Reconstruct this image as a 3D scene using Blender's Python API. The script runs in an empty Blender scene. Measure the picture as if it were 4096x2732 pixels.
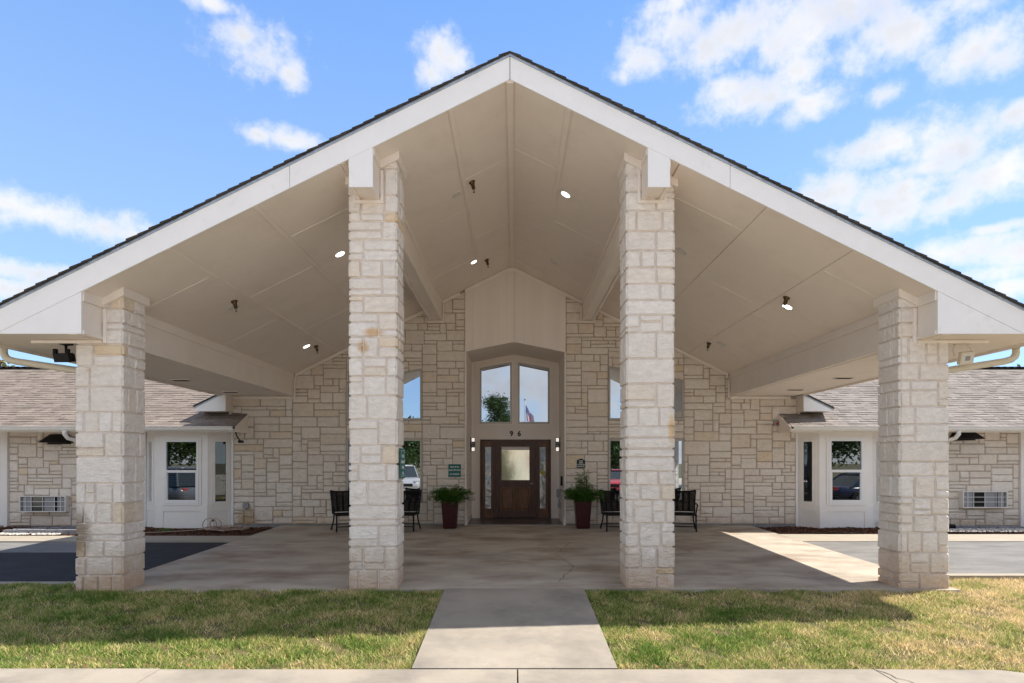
import bpy, math, random
import numpy as np
from mathutils import Vector, Matrix, noise
R = math.radians
random.seed(7)
rng = np.random.default_rng(7)
scene = bpy.context.scene
col = scene.collection

# ---------------------------------------------------------------- camera
CAM_H = 1.54
cam_d = bpy.data.cameras.new('camera')
cam_d.sensor_width = 36.0
cam_d.lens = 21.09
cam_d.shift_x = -0.0020
cam_d.shift_y = 0.1167
cam_d.clip_start = 0.05
cam_d.clip_end = 3000
cam = bpy.data.objects.new('camera', cam_d)
col.objects.link(cam)
cam.location = (0, 0, CAM_H)
cam.rotation_euler = (R(90), 0, 0)
scene.camera = cam
scene.view_settings.view_transform = 'Standard'
scene.view_settings.look = 'None'
scene.view_settings.gamma = 1
scene.view_settings.use_curve_mapping = False
scene.view_settings.exposure = 1.90
scene.cycles.max_bounces = 10
scene.cycles.diffuse_bounces = 8
scene.cycles.transparent_max_bounces = 12

# survey helpers: the camera stands at the origin looking along +Y; 4096 px picture, focal 2400 px
def sx(u, D): return (u - 2056) * D / 2400.0
def sz(v, D): return CAM_H + (1845 - v) * D / 2400.0
def hx(u, D): return sx(u * 1.74224, D)       # the same for coordinates read in the 2351 px view
def hz(v, D): return sz(v * 1.74224, D)

# ---------------------------------------------------------------- sun and sky
SUN = Vector((0.73, 0.225, 1.0)).normalized()
SUN_EL = math.asin(SUN.z)
SUN_AZ = math.atan2(SUN.x, SUN.y)
sun_d = bpy.data.lights.new('sun', 'SUN')
sun_d.energy = 2.4
sun_d.angle = R(0.53)
sun_d.color = (1.0, 0.94, 0.84)
sun = bpy.data.objects.new('sun', sun_d)
col.objects.link(sun)
sun.rotation_euler = (-SUN).to_track_quat('-Z', 'Y').to_euler()
sun.location = (20, 10, 30)

world = bpy.data.worlds.new('World')
scene.world = world
world.use_nodes = True
wn = world.node_tree.nodes
wl = world.node_tree.links
wn.clear()
def WN(t, **k):
    n = wn.new(t)
    for a, b in k.items(): setattr(n, a, b)
    return n
def wmath(op, a, b=None, clamp=False):
    n = WN('ShaderNodeMath', operation=op, use_clamp=clamp)
    for i, v in enumerate((a, b)):
        if v is None: continue
        if isinstance(v, (int, float)): n.inputs[i].default_value = v
        else: wl.new(v, n.inputs[i])
    return n.outputs[0]
SKY_STRENGTH = 0.13
w_out = WN('ShaderNodeOutputWorld')
w_bg = WN('ShaderNodeBackground')
w_bg.inputs[1].default_value = SKY_STRENGTH
wl.new(w_bg.outputs[0], w_out.inputs[0])
sky = WN('ShaderNodeTexSky', sky_type='NISHITA')
sky.sun_disc = False
sky.sun_elevation = SUN_EL
sky.sun_rotation = SUN_AZ
sky.altitude = 200
sky.air_density = 1.0
sky.dust_density = 0.1
sky.ozone_density = 3.0
tc = WN('ShaderNodeTexCoord')
DIR = tc.outputs['Generated']
sepn = WN('ShaderNodeSeparateXYZ'); wl.new(DIR, sepn.inputs[0])
# cloud positions on the sky dome (view 2351 px), each with its two radii
CLOUDS = [(600,122,92,58),(560,88,60,36),(662,168,42,32),(1008,118,52,52),(985,168,34,30),(1040,140,52,28),
 (662,322,92,22),(600,312,40,16),(90,490,118,40),(235,520,105,38),(300,540,60,22),(20,470,60,28),(55,622,130,26),(40,668,120,28),
 (1560,55,110,62),(1475,140,62,34),(1690,75,160,62),(1880,60,200,66),(2070,70,180,54),(2235,110,90,52),(2300,135,46,36),(1560,10,90,30),
 (1760,222,140,40),(1855,242,75,34),(1690,200,62,30),(1840,165,55,46),
 (2045,335,115,48),(2180,340,130,58),(2300,395,90,58),(1985,348,72,36),(2120,385,130,30),
 (1895,448,115,46),(2040,470,140,60),(2180,470,80,38),(1960,512,90,32),(2080,430,90,30),
 (2200,580,150,42),(2335,580,90,46),(2335,262,40,30),(2045,212,36,24),(480,8,60,16),(2285,525,60,16),(2200,640,200,24),(2330,660,120,30)]
mask = None
for (u, v, ru, rv) in CLOUDS:
    p = Vector(((u-1180)/1377.5, 1.0, (1059-v)/1377.5))
    L = p.length
    d = p.normalized()
    sub = WN('ShaderNodeVectorMath', operation='SUBTRACT'); wl.new(DIR, sub.inputs[0]); sub.inputs[1].default_value = d
    mul = WN('ShaderNodeVectorMath', operation='MULTIPLY'); wl.new(sub.outputs[0], mul.inputs[0])
    a, b = ru/1377.5/L*1.08, rv/1377.5/L*1.08
    mul.inputs[1].default_value = (1/a, 1/a*0.6, 1/b)
    ln = WN('ShaderNodeVectorMath', operation='LENGTH'); wl.new(mul.outputs[0], ln.inputs[0])
    m = wmath('SUBTRACT', 1.0, ln.outputs['Value'])
    mask = m if mask is None else wmath('MAXIMUM', mask, m)
nz = WN('ShaderNodeTexNoise'); nz.inputs['Scale'].default_value = 21.0; nz.inputs['Detail'].default_value = 9; nz.inputs['Roughness'].default_value = 0.62
wl.new(DIR, nz.inputs['Vector'])
nz2 = WN('ShaderNodeTexNoise'); nz2.inputs['Scale'].default_value = 48.0; nz2.inputs['Detail'].default_value = 6; nz2.inputs['Roughness'].default_value = 0.6
wl.new(DIR, nz2.inputs['Vector'])
# everywhere else: heavy cloud cover, thickened to give brighter, neutral fill light
nb = WN('ShaderNodeTexNoise'); nb.inputs['Scale'].default_value = 2.6; nb.inputs['Detail'].default_value = 8; nb.inputs['Roughness'].default_value = 0.6
wl.new(DIR, nb.inputs['Vector'])
side = wmath('SUBTRACT', 0.30, sepn.outputs['Y'])             # >0 away from the view
side = wmath('MULTIPLY', side, 5.0, True)
gen = wmath('MULTIPLY', wmath('SUBTRACT', nb.outputs['Fac'], 0.40), 6.0)
gen = wmath('SUBTRACT', wmath('MULTIPLY', wmath('ADD', gen, 1.5), side), 1.5)
mask = wmath('MAXIMUM', mask, gen)
edge = wmath('MULTIPLY', wmath('SUBTRACT', nz.outputs['Fac'], 0.5), 2.3)
edge2 = wmath('MULTIPLY', wmath('SUBTRACT', nz2.outputs['Fac'], 0.5), 1.1)
dens = wmath('ADD', wmath('ADD', mask, edge), wmath('ADD', edge2, 0.02))
ramp = WN('ShaderNodeMapRange', interpolation_type='SMOOTHSTEP')
ramp.inputs['From Min'].default_value = -0.25; ramp.inputs['From Max'].default_value = 1.15
wl.new(dens, ramp.inputs['Value'])
alpha = wmath('MULTIPLY', ramp.outputs[0], 0.93)
thick = WN('ShaderNodeMapRange', interpolation_type='SMOOTHSTEP')
thick.inputs['From Min'].default_value = 0.05; thick.inputs['From Max'].default_value = 0.75
nz3 = WN('ShaderNodeTexNoise'); nz3.inputs['Scale'].default_value = 13.0; nz3.inputs['Detail'].default_value = 5
ofs = WN('ShaderNodeVectorMath', operation='ADD'); wl.new(DIR, ofs.inputs[0]); ofs.inputs[1].default_value = (0.35, 0.1, 0.03); wl.new(ofs.outputs[0], nz3.inputs['Vector'])
wl.new(wmath('MULTIPLY', nz3.outputs['Fac'], wmath('MULTIPLY', dens, 0.9, True)), thick.inputs['Value'])
ccol = WN('ShaderNodeMix', data_type='RGBA')
ccol.inputs['A'].default_value = (2.36, 2.29, 2.20, 1)
ccol.inputs['B'].default_value = (1.66, 1.69, 1.78, 1)
wl.new(thick.outputs[0], ccol.inputs['Factor'])
# colour balance of the sky (the photograph's camera renders it a clean azure)
cb = WN('ShaderNodeMix', data_type='RGBA', blend_type='MULTIPLY'); cb.inputs['Factor'].default_value = 1.0
wl.new(sky.outputs[0], cb.inputs['A']); cb.inputs['B'].default_value = (0.56, 0.67, 0.85, 1)
SKYBAL = cb
fin = WN('ShaderNodeMix', data_type='RGBA')
gr = WN('ShaderNodeValToRGB'); ge = gr.color_ramp.elements
ge[0].position = 0.0; ge[0].color = (0.98,1.42,1.88,1)
ge[1].position = 1.0; ge[1].color = (0.22,0.62,1.60,1)
for p_, c_ in ((0.16,(0.90,1.34,1.84,1)),(0.36,(0.74,1.17,1.84,1)),(0.62,(0.42,0.86,1.80,1))):
    e_ = ge.new(p_); e_.color = c_
wl.new(sepn.outputs['Z'], gr.inputs[0])
sk2 = WN('ShaderNodeMix', data_type='RGBA'); sk2.inputs['Factor'].default_value = 0.78
wl.new(cb.outputs['Result'], sk2.inputs['A']); wl.new(gr.outputs[0], sk2.inputs['B'])
wl.new(alpha, fin.inputs['Factor']); wl.new(sk2.outputs['Result'], fin.inputs['A']); wl.new(ccol.outputs['Result'], fin.inputs['B'])
wl.new(fin.outputs['Result'], w_bg.inputs[0])

# ---------------------------------------------------------------- materials
def M_new(name):
    m = bpy.data.materials.new(name); m.use_nodes = True
    return m, m.node_tree.nodes, m.node_tree.links
def mat(name, base, rough=0.7, var=0.12, scale=3.0, bump=0.0, bscale=40.0, metal=0.0, spec=0.4, rand=0.0, stretch=(1,1,1),
        second=None, sscale=1.2, samt=0.5, bdist=0.01, sharp=(0.45,0.65), detail=6):
    """procedural surface: base colour, mottling (var), optional second tone in patches, per-piece variation (rand), fine relief"""
    m, n, l = M_new(name)
    b = n['Principled BSDF']
    b.inputs['Roughness'].default_value = rough
    b.inputs['Metallic'].default_value = metal
    b.inputs['Specular IOR Level'].default_value = spec
    geo = n.new('ShaderNodeNewGeometry')
    mp = n.new('ShaderNodeMapping'); mp.inputs['Scale'].default_value = stretch
    l.new(geo.outputs['Position'], mp.inputs['Vector'])
    t = n.new('ShaderNodeTexNoise'); t.inputs['Scale'].default_value = scale; t.inputs['Detail'].default_value = detail; t.inputs['Roughness'].default_value = 0.6
    l.new(mp.outputs[0], t.inputs['Vector'])
    mr = n.new('ShaderNodeMapRange'); mr.inputs['From Min'].default_value = 0.25; mr.inputs['From Max'].default_value = 0.75
    mr.inputs['To Min'].default_value = 1 - var; mr.inputs['To Max'].default_value = 1 + var
    l.new(t.outputs['Fac'], mr.inputs['Value'])
    cur = None
    rgb = n.new('ShaderNodeRGB'); rgb.outputs[0].default_value = (*base, 1); cur = rgb.outputs[0]
    if second is not None:
        t2 = n.new('ShaderNodeTexNoise'); t2.inputs['Scale'].default_value = sscale; t2.inputs['Detail'].default_value = 7; t2.inputs['Roughness'].default_value = 0.65
        l.new(mp.outputs[0], t2.inputs['Vector'])
        r2 = n.new('ShaderNodeMapRange'); r2.inputs['From Min'].default_value = sharp[0]; r2.inputs['From Max'].default_value = sharp[1]; r2.inputs['To Max'].default_value = samt
        l.new(t2.outputs['Fac'], r2.inputs['Value'])
        mx = n.new('ShaderNodeMix'); mx.data_type = 'RGBA'
        l.new(r2.outputs[0], mx.inputs['Factor']); l.new(cur, mx.inputs['A']); mx.inputs['B'].default_value = (*second, 1)
        cur = mx.outputs['Result']
    sc = n.new('ShaderNodeVectorMath'); sc.operation = 'SCALE'
    l.new(cur, sc.inputs[0]); l.new(mr.outputs[0], sc.inputs['Scale'])
    cur = sc.outputs[0]
    if rand:
        oi = n.new('ShaderNodeObjectInfo')
        ad = n.new('ShaderNodeMath'); ad.operation = 'ADD'; l.new(oi.outputs['Random'], ad.inputs[0]); l.new(geo.outputs['Random Per Island'], ad.inputs[1])
        fr = n.new('ShaderNodeMath'); fr.operation = 'FRACT'; l.new(ad.outputs[0], fr.inputs[0])
        rr = n.new('ShaderNodeMapRange'); rr.inputs['To Min'].default_value = 1 - rand; rr.inputs['To Max'].default_value = 1 + rand
        l.new(fr.outputs[0], rr.inputs['Value'])
        s2 = n.new('ShaderNodeVectorMath'); s2.operation = 'SCALE'; l.new(cur, s2.inputs[0]); l.new(rr.outputs[0], s2.inputs['Scale'])
        cur = s2.outputs[0]
    l.new(cur, b.inputs['Base Color'])
    if bump:
        t3 = n.new('ShaderNodeTexNoise'); t3.inputs['Scale'].default_value = bscale; t3.inputs['Detail'].default_value = 5
        l.new(mp.outputs[0], t3.inputs['Vector'])
        bp = n.new('ShaderNodeBump'); bp.inputs['Strength'].default_value = bump; bp.inputs['Distance'].default_value = bdist
        l.new(t3.outputs['Fac'], bp.inputs['Height']); l.new(bp.outputs[0], b.inputs['Normal'])
    m['cur'] = 1
    return m

def stone_mat(name, tones, dirt_top=0.35, dirt=(0.50,0.31,0.17), stain=None):
    """split-face limestone: each stone its own tone, mottling, chisel relief, soil splash near the ground"""
    m, n, l = M_new(name)
    b = n['Principled BSDF']; b.inputs['Roughness'].default_value = 0.88; b.inputs['Specular IOR Level'].default_value = 0.25
    geo = n.new('ShaderNodeNewGeometry'); oi = n.new('ShaderNodeObjectInfo')
    ad = n.new('ShaderNodeMath'); ad.operation = 'ADD'; l.new(oi.outputs['Random'], ad.inputs[0]); l.new(geo.outputs['Random Per Island'], ad.inputs[1])
    fr = n.new('ShaderNodeMath'); fr.operation = 'FRACT'; l.new(ad.outputs[0], fr.inputs[0])
    cr = n.new('ShaderNodeValToRGB'); cr.color_ramp.interpolation = 'LINEAR'
    el = cr.color_ramp.elements
    while len(el) > 1: el.remove(el[-1])
    el[0].position = tones[0][0]; el[0].color = (*tones[0][1], 1)
    for p, c in tones[1:]:
        e = el.new(p); e.color = (*c, 1)
    l.new(fr.outputs[0], cr.inputs[0])
    # mottling
    t = n.new('ShaderNodeTexNoise'); t.inputs['Scale'].default_value = 9; t.inputs['Detail'].default_value = 8; t.inputs['Roughness'].default_value = 0.65
    l.new(geo.outputs['Position'], t.inputs['Vector'])
    mr = n.new('ShaderNodeMapRange'); mr.inputs['From Min'].default_value = 0.3; mr.inputs['From Max'].default_value = 0.7; mr.inputs['To Min'].default_value = 0.91; mr.inputs['To Max'].default_value = 1.07
    l.new(t.outputs['Fac'], mr.inputs['Value'])
    s = n.new('ShaderNodeVectorMath'); s.operation = 'SCALE'; l.new(cr.outputs[0], s.inputs[0]); l.new(mr.outputs[0], s.inputs['Scale'])
    # ochre veins
    t2 = n.new('ShaderNodeTexNoise'); t2.inputs['Scale'].default_value = 4.2; t2.inputs['Detail'].default_value = 9; t2.inputs['Roughness'].default_value = 0.7; t2.inputs['Distortion'].default_value = 0.6
    l.new(geo.outputs['Position'], t2.inputs['Vector'])
    r2 = n.new('ShaderNodeMapRange'); r2.inputs['From Min'].default_value = 0.60; r2.inputs['From Max'].default_value = 0.78; r2.inputs['To Max'].default_value = 0.5
    l.new(t2.outputs['Fac'], r2.inputs['Value'])
    mx = n.new('ShaderNodeMix'); mx.data_type = 'RGBA'; l.new(r2.outputs[0], mx.inputs['Factor']); l.new(s.outputs[0], mx.inputs['A']); mx.inputs['B'].default_value = (0.52, 0.38, 0.22, 1)
    # soil splash on the lowest stones
    sp = n.new('ShaderNodeSeparateXYZ'); l.new(geo.outputs['Position'], sp.inputs[0])
    zz = n.new('ShaderNodeMath'); zz.operation = 'MULTIPLY_ADD'; l.new(t2.outputs['Fac'], zz.inputs[0]); zz.inputs[1].default_value = 1.1; l.new(sp.outputs['Z'], zz.inputs[2])
    r3 = n.new('ShaderNodeMapRange'); r3.inputs['From Min'].default_value = dirt_top + 0.75; r3.inputs['From Max'].default_value = dirt_top + 0.15; r3.inputs['To Max'].default_value = 0.75
    l.new(zz.outputs[0], r3.inputs['Value'])
    mx2 = n.new('ShaderNodeMix'); mx2.data_type = 'RGBA'; l.new(r3.outputs[0], mx2.inputs['Factor']); l.new(mx.outputs['Result'], mx2.inputs['A']); mx2.inputs['B'].default_value = (*dirt, 1)
    cur = mx2.outputs['Result']
    for (px, py, pz, rx, rz, sc_) in (stain or ()):
        su = n.new('ShaderNodeVectorMath'); su.operation = 'SUBTRACT'; l.new(geo.outputs['Position'], su.inputs[0]); su.inputs[1].default_value = (px, py, pz)
        mu = n.new('ShaderNodeVectorMath'); mu.operation = 'MULTIPLY'; l.new(su.outputs[0], mu.inputs[0]); mu.inputs[1].default_value = (1/rx, 0.2, 1/rz)
        le = n.new('ShaderNodeVectorMath'); le.operation = 'LENGTH'; l.new(mu.outputs[0], le.inputs[0])
        ad2 = n.new('ShaderNodeMath'); ad2.operation = 'ADD'; l.new(le.outputs['Value'], ad2.inputs[0]); l.new(t2.outputs['Fac'], ad2.inputs[1])
        r4 = n.new('ShaderNodeMapRange'); r4.inputs['From Min'].default_value = 1.55; r4.inputs['From Max'].default_value = 0.9; r4.inputs['To Max'].default_value = 0.75
        l.new(ad2.outputs[0], r4.inputs['Value'])
        mx3 = n.new('ShaderNodeMix'); mx3.data_type = 'RGBA'; l.new(r4.outputs[0], mx3.inputs['Factor']); l.new(cur, mx3.inputs['A']); mx3.inputs['B'].default_value = (*sc_, 1)
        cur = mx3.outputs['Result']
    l.new(cur, b.inputs['Base Color'])
    # chisel relief
    v1 = n.new('ShaderNodeTexNoise'); v1.inputs['Scale'].default_value = 13; v1.inputs['Detail'].default_value = 9; v1.inputs['Roughness'].default_value = 0.62; v1.inputs['Distortion'].default_value = 0.9
    mp = n.new('ShaderNodeMapping'); mp.inputs['Scale'].default_value = (0.75, 1, 1.4); mp.inputs['Rotation'].default_value = (0, 0.35, 0)
    l.new(geo.outputs['Position'], mp.inputs['Vector']); l.new(mp.outputs[0], v1.inputs['Vector'])
    bp = n.new('ShaderNodeBump'); bp.inputs['Strength'].default_value = 0.95; bp.inputs['Distance'].default_value = 0.035
    l.new(v1.outputs['Fac'], bp.inputs['Height']); l.new(bp.outputs[0], b.inputs['Normal'])
    return m

MT = {}
MT['col_stone'] = stone_mat('white_limestone', [(0.0,(0.84,0.775,0.715)),(0.3,(0.80,0.735,0.67)),(0.55,(0.86,0.81,0.765)),(0.95,(0.82,0.74,0.66)),(0.985,(0.80,0.64,0.45)),(1.0,(0.84,0.775,0.715))], 0.30, stain=[(-1.80,7.68,3.19,0.17,0.07,(0.62,0.36,0.12)),(-1.93,7.68,3.0,0.09,0.09,(0.60,0.36,0.13)),(-5.60,7.68,0.62,0.22,0.38,(0.20,0.13,0.07)),(2.02,7.68,1.95,0.06,0.22,(0.68,0.44,0.16))])
MT['wall_stone'] = stone_mat('cream_limestone', [(0.0,(0.78,0.705,0.625)),(0.3,(0.74,0.66,0.575)),(0.55,(0.81,0.745,0.67)),(0.92,(0.76,0.67,0.575)),(0.975,(0.74,0.61,0.45)),(1.0,(0.78,0.705,0.625))], 0.12,
                             stain=[(-6.38, 14.35, 0.12, 0.28, 0.42, (0.42, 0.27, 0.11))])
MT['mortar'] = mat('mortar', (0.46,0.38,0.315), 0.95, 0.12, 8, 0.4, 60)
MT['col_mortar'] = mat('pale_mortar', (0.74,0.67,0.62), 0.95, 0.1, 8, 0.4, 60)
MT['white_paint'] = mat('white_fascia_paint', (0.86,0.85,0.85), 0.55, 0.03, 5, 0.10, 30, second=(0.50,0.47,0.45), sscale=3.5, samt=0.35, sharp=(0.6,0.78))
MT['cream_paint'] = mat('cream_soffit_paint', (0.81,0.73,0.66), 0.75, 0.04, 1.6, 0.08, 120, second=(0.62,0.54,0.47), sscale=1.6, samt=0.5, sharp=(0.5,0.75), detail=10)
MT['trim_paint'] = mat('cream_trim_paint', (0.81,0.74,0.675), 0.6, 0.04, 3, 0.06, 60)
MT['bay_paint'] = mat('bay_trim_paint', (0.83,0.795,0.76), 0.6, 0.04, 3, 0.06, 60)
MT['siding'] = mat('siding_paint', (0.79,0.715,0.65), 0.7, 0.05, 2.5, 0.15, 50, stretch=(1,1,0.15))
MT['galv'] = mat('galvanised_drip_edge', (0.42,0.46,0.52), 0.35, 0.25, 14, 0.3, 40, metal=0.8)
MT['shade_dark_shingle'] = mat('shade_dark_shingle', (0.055,0.05,0.047), 0.95, 0.3, 20, 0.5, 150, rand=0.3)  # tan shingles darkened: the shade on the roof edges is put into the colour
def shingle_mat(name, base):
    return mat(name, base, 0.95, 0.16, 3.0, 0.5, 220, rand=0.17, second=(base[0]*0.72, base[1]*0.66, base[2]*0.62), sscale=14, samt=0.6)
MT['shingle_tan'] = shingle_mat('tan_shingle', (0.215,0.178,0.15))
MT['shingle_gray'] = shingle_mat('greyish_tan_shingle', (0.225,0.197,0.178))
MT['dark'] = mat('dark_void', (0.012,0.011,0.01), 0.9, 0.1)
MT['deck'] = mat('roof_deck_board', (0.05,0.04,0.035), 0.9, 0.1)
MT['vinyl'] = mat('white_vinyl', (0.80,0.80,0.80), 0.35, 0.02)
MT['gutter'] = mat('white_gutter', (0.74,0.71,0.66), 0.4, 0.05, 6)
MT['gutter_cream'] = mat('cream_gutter', (0.66,0.60,0.48), 0.4, 0.06, 6)
MT['alu'] = mat('aluminium_window_frame', (0.42,0.39,0.35), 0.45, 0.08, 10, metal=0.3)
MT['blackmetal'] = mat('black_metal', (0.008,0.008,0.009), 0.45, 0.2, 20, spec=0.2)
MT['wicker'] = mat('black_wicker', (0.006,0.005,0.005), 0.6, 0.3, 40, 0.5, 200, spec=0.1)
MT['bronze'] = mat('bronze', (0.10,0.065,0.03), 0.3, 0.3, 30, metal=0.9)
MT['chrome'] = mat('satin_nickel', (0.62,0.62,0.62), 0.25, 0.05, metal=1.0)
MT['pot'] = mat('dark_red_glaze', (0.040,0.003,0.004), 0.38, 0.2, 8, 0.05, 60, spec=0.3)
MT['soil'] = mat('potting_soil', (0.03,0.02,0.014), 1.0, 0.4, 30, 1.0, 60)
MT['wood'] = mat('dark_walnut', (0.055,0.018,0.007), 0.38, 0.35, 7, 0.15, 60, stretch=(6,6,0.5), second=(0.13,0.05,0.017), sscale=5, samt=0.75)
MT['wood_panel'] = mat('brown_walnut_panel', (0.10,0.038,0.013), 0.38, 0.35, 7, 0.15, 60, stretch=(6,6,0.5), second=(0.24,0.11,0.04), sscale=5, samt=0.75)
MT['tile'] = mat('dark_brown_tile', (0.085,0.060,0.052), 0.28, 0.2, 4, 0.1, 20, rand=0.18)
MT['green_sign'] = mat('green_sign_paint', (0.010,0.115,0.095), 0.45, 0.06, 5)
MT['teal_sign'] = mat('teal_sign_paint', (0.030,0.150,0.140), 0.5, 0.06, 5)
MT['lettering'] = mat('white_lettering', (0.75,0.78,0.75), 0.5, 0.02)
MT['silver_letter'] = mat('silver_lettering', (0.62,0.62,0.60), 0.4, 0.02)
MT['black_plate'] = mat('black_plaque', (0.012,0.012,0.012), 0.35, 0.05)
MT['grey_plastic'] = mat('grey_plastic', (0.28,0.28,0.29), 0.5, 0.06)
MT['red_plastic'] = mat('red_plastic', (0.45,0.03,0.02), 0.4, 0.05)
MT['yellow'] = mat('yellow_sticker', (0.62,0.60,0.08), 0.5, 0.05)
MT['concrete'] = mat('stained_concrete', (0.40,0.35,0.285), 0.85, 0.26, 1.5, 0.25, 90, second=(0.20,0.135,0.09), sscale=1.0, samt=0.85, stretch=(0.75,1.3,1), sharp=(0.46,0.70), detail=10)
MT['walk'] = mat('walk_concrete', (0.30,0.262,0.215), 0.85, 0.16, 1.3, 0.25, 110, second=(0.175,0.157,0.137), sscale=1.6, samt=0.8, sharp=(0.45,0.7), detail=10)
MT['curb'] = mat('curb_concrete', (0.32,0.28,0.22), 0.85, 0.10, 2.0, 0.3, 70, second=(0.36,0.30,0.24), sscale=2.5, samt=0.5)
MT['foundation'] = mat('foundation_concrete', (0.24,0.23,0.22), 0.9, 0.25, 5, 0.5, 40)
MT['asphalt_new'] = mat('new_asphalt', (0.016,0.0145,0.017), 0.85, 0.45, 2.0, 0.6, 160, second=(0.035,0.033,0.036), sscale=3, samt=0.6)
MT['street'] = mat('pale_bounce_street', (0.45,0.40,0.33), 0.9, 0.15, 0.5)  # unseen street, made pale so it bounces warm light up under the canopy
MT['asphalt_old'] = mat('old_asphalt', (0.19,0.183,0.175), 0.9, 0.14, 2.0, 0.6, 160, second=(0.13,0.126,0.12), sscale=1.6, samt=0.8, sharp=(0.42,0.6), stretch=(0.6,1.4,1))
MT['ground'] = mat('dry_ground', (0.10,0.09,0.045), 1.0, 0.3, 0.6)
MT['lawn'] = mat('thatch_and_soil', (0.10,0.085,0.035), 1.0, 0.35, 4, 0.8, 60, second=(0.16,0.12,0.06), sscale=2, samt=0.6)
MT['mulch'] = mat('brown_mulch', (0.060,0.026,0.015), 1.0, 0.35, 12, 1.0, 50, rand=0.55)
MT['chip'] = mat('mulch_chips', (0.095,0.040,0.022), 1.0, 0.35, 12, 0.5, 50, rand=0.8)
MT['edging'] = mat('grey_edging_block', (0.24,0.24,0.26), 0.9, 0.18, 8, 0.5, 50, rand=0.1)
MT['pebble'] = mat('river_pebble', (0.50,0.46,0.42), 0.8, 0.2, 12, 0.2, 60, rand=0.35)
MT['rope'] = mat('tan_hose', (0.36,0.26,0.20), 0.7, 0.15, 20)
MT['bark'] = mat('bark', (0.09,0.07,0.055), 1.0, 0.3, 8, 1.0, 30)
MT['tyre'] = mat('tyre_rubber', (0.015,0.015,0.015), 0.8, 0.1)
MT['rim'] = mat('alloy_rim', (0.6,0.6,0.62), 0.3, 0.05, metal=0.9)
MT['glassdark'] = mat('car_glass', (0.02,0.03,0.035), 0.08, 0.05, spec=0.8)
MT['blind'] = mat('blind_slat', (0.42,0.41,0.38), 0.6, 0.04)
MT['came'] = mat('lead_came', (0.16,0.16,0.16), 0.4, 0.1, metal=0.6)
for k, c in (('car_grey',(0.10,0.11,0.13)),('car_silver',(0.35,0.34,0.33)),('car_red',(0.42,0.008,0.02)),('car_dark',(0.02,0.025,0.06))):
    m_ = mat(k+'_paint', c, 0.25, 0.03, spec=0.6); m_.node_tree.nodes['Principled BSDF'].inputs['Coat Weight'].default_value = 0.8; MT[k] = m_

def leaf_mat(name, c1, c2, trans=0.25):
    m, n, l = M_new(name)
    b = n['Principled BSDF']; b.inputs['Roughness'].default_value = 0.5; b.inputs['Specular IOR Level'].default_value = 0.3
    geo = n.new('ShaderNodeNewGeometry')
    mx = n.new('ShaderNodeMix'); mx.data_type = 'RGBA'; mx.inputs['A'].default_value = (*c1,1); mx.inputs['B'].default_value = (*c2,1)
    l.new(geo.outputs['Random Per Island'], mx.inputs['Factor']); l.new(mx.outputs['Result'], b.inputs['Base Color'])
    tr = n.new('ShaderNodeBsdfTranslucent'); l.new(mx.outputs['Result'], tr.inputs[0])
    ms = n.new('ShaderNodeMixShader'); ms.inputs[0].default_value = trans
    l.new(b.outputs[0], ms.inputs[1]); l.new(tr.outputs[0], ms.inputs[2]); l.new(ms.outputs[0], n['Material Output'].inputs[0])
    return m
MT['leaf'] = leaf_mat('planter_leaf', (0.06,0.17,0.02), (0.13,0.28,0.04), 0.35)
MT['tree_leaf'] = leaf_mat('tree_leaf', (0.022,0.05,0.010), (0.06,0.10,0.022), 0.25)
MT['autumn_leaf'] = leaf_mat('sparse_tree_leaf', (0.10,0.11,0.03), (0.22,0.16,0.05), 0.3)
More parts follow.
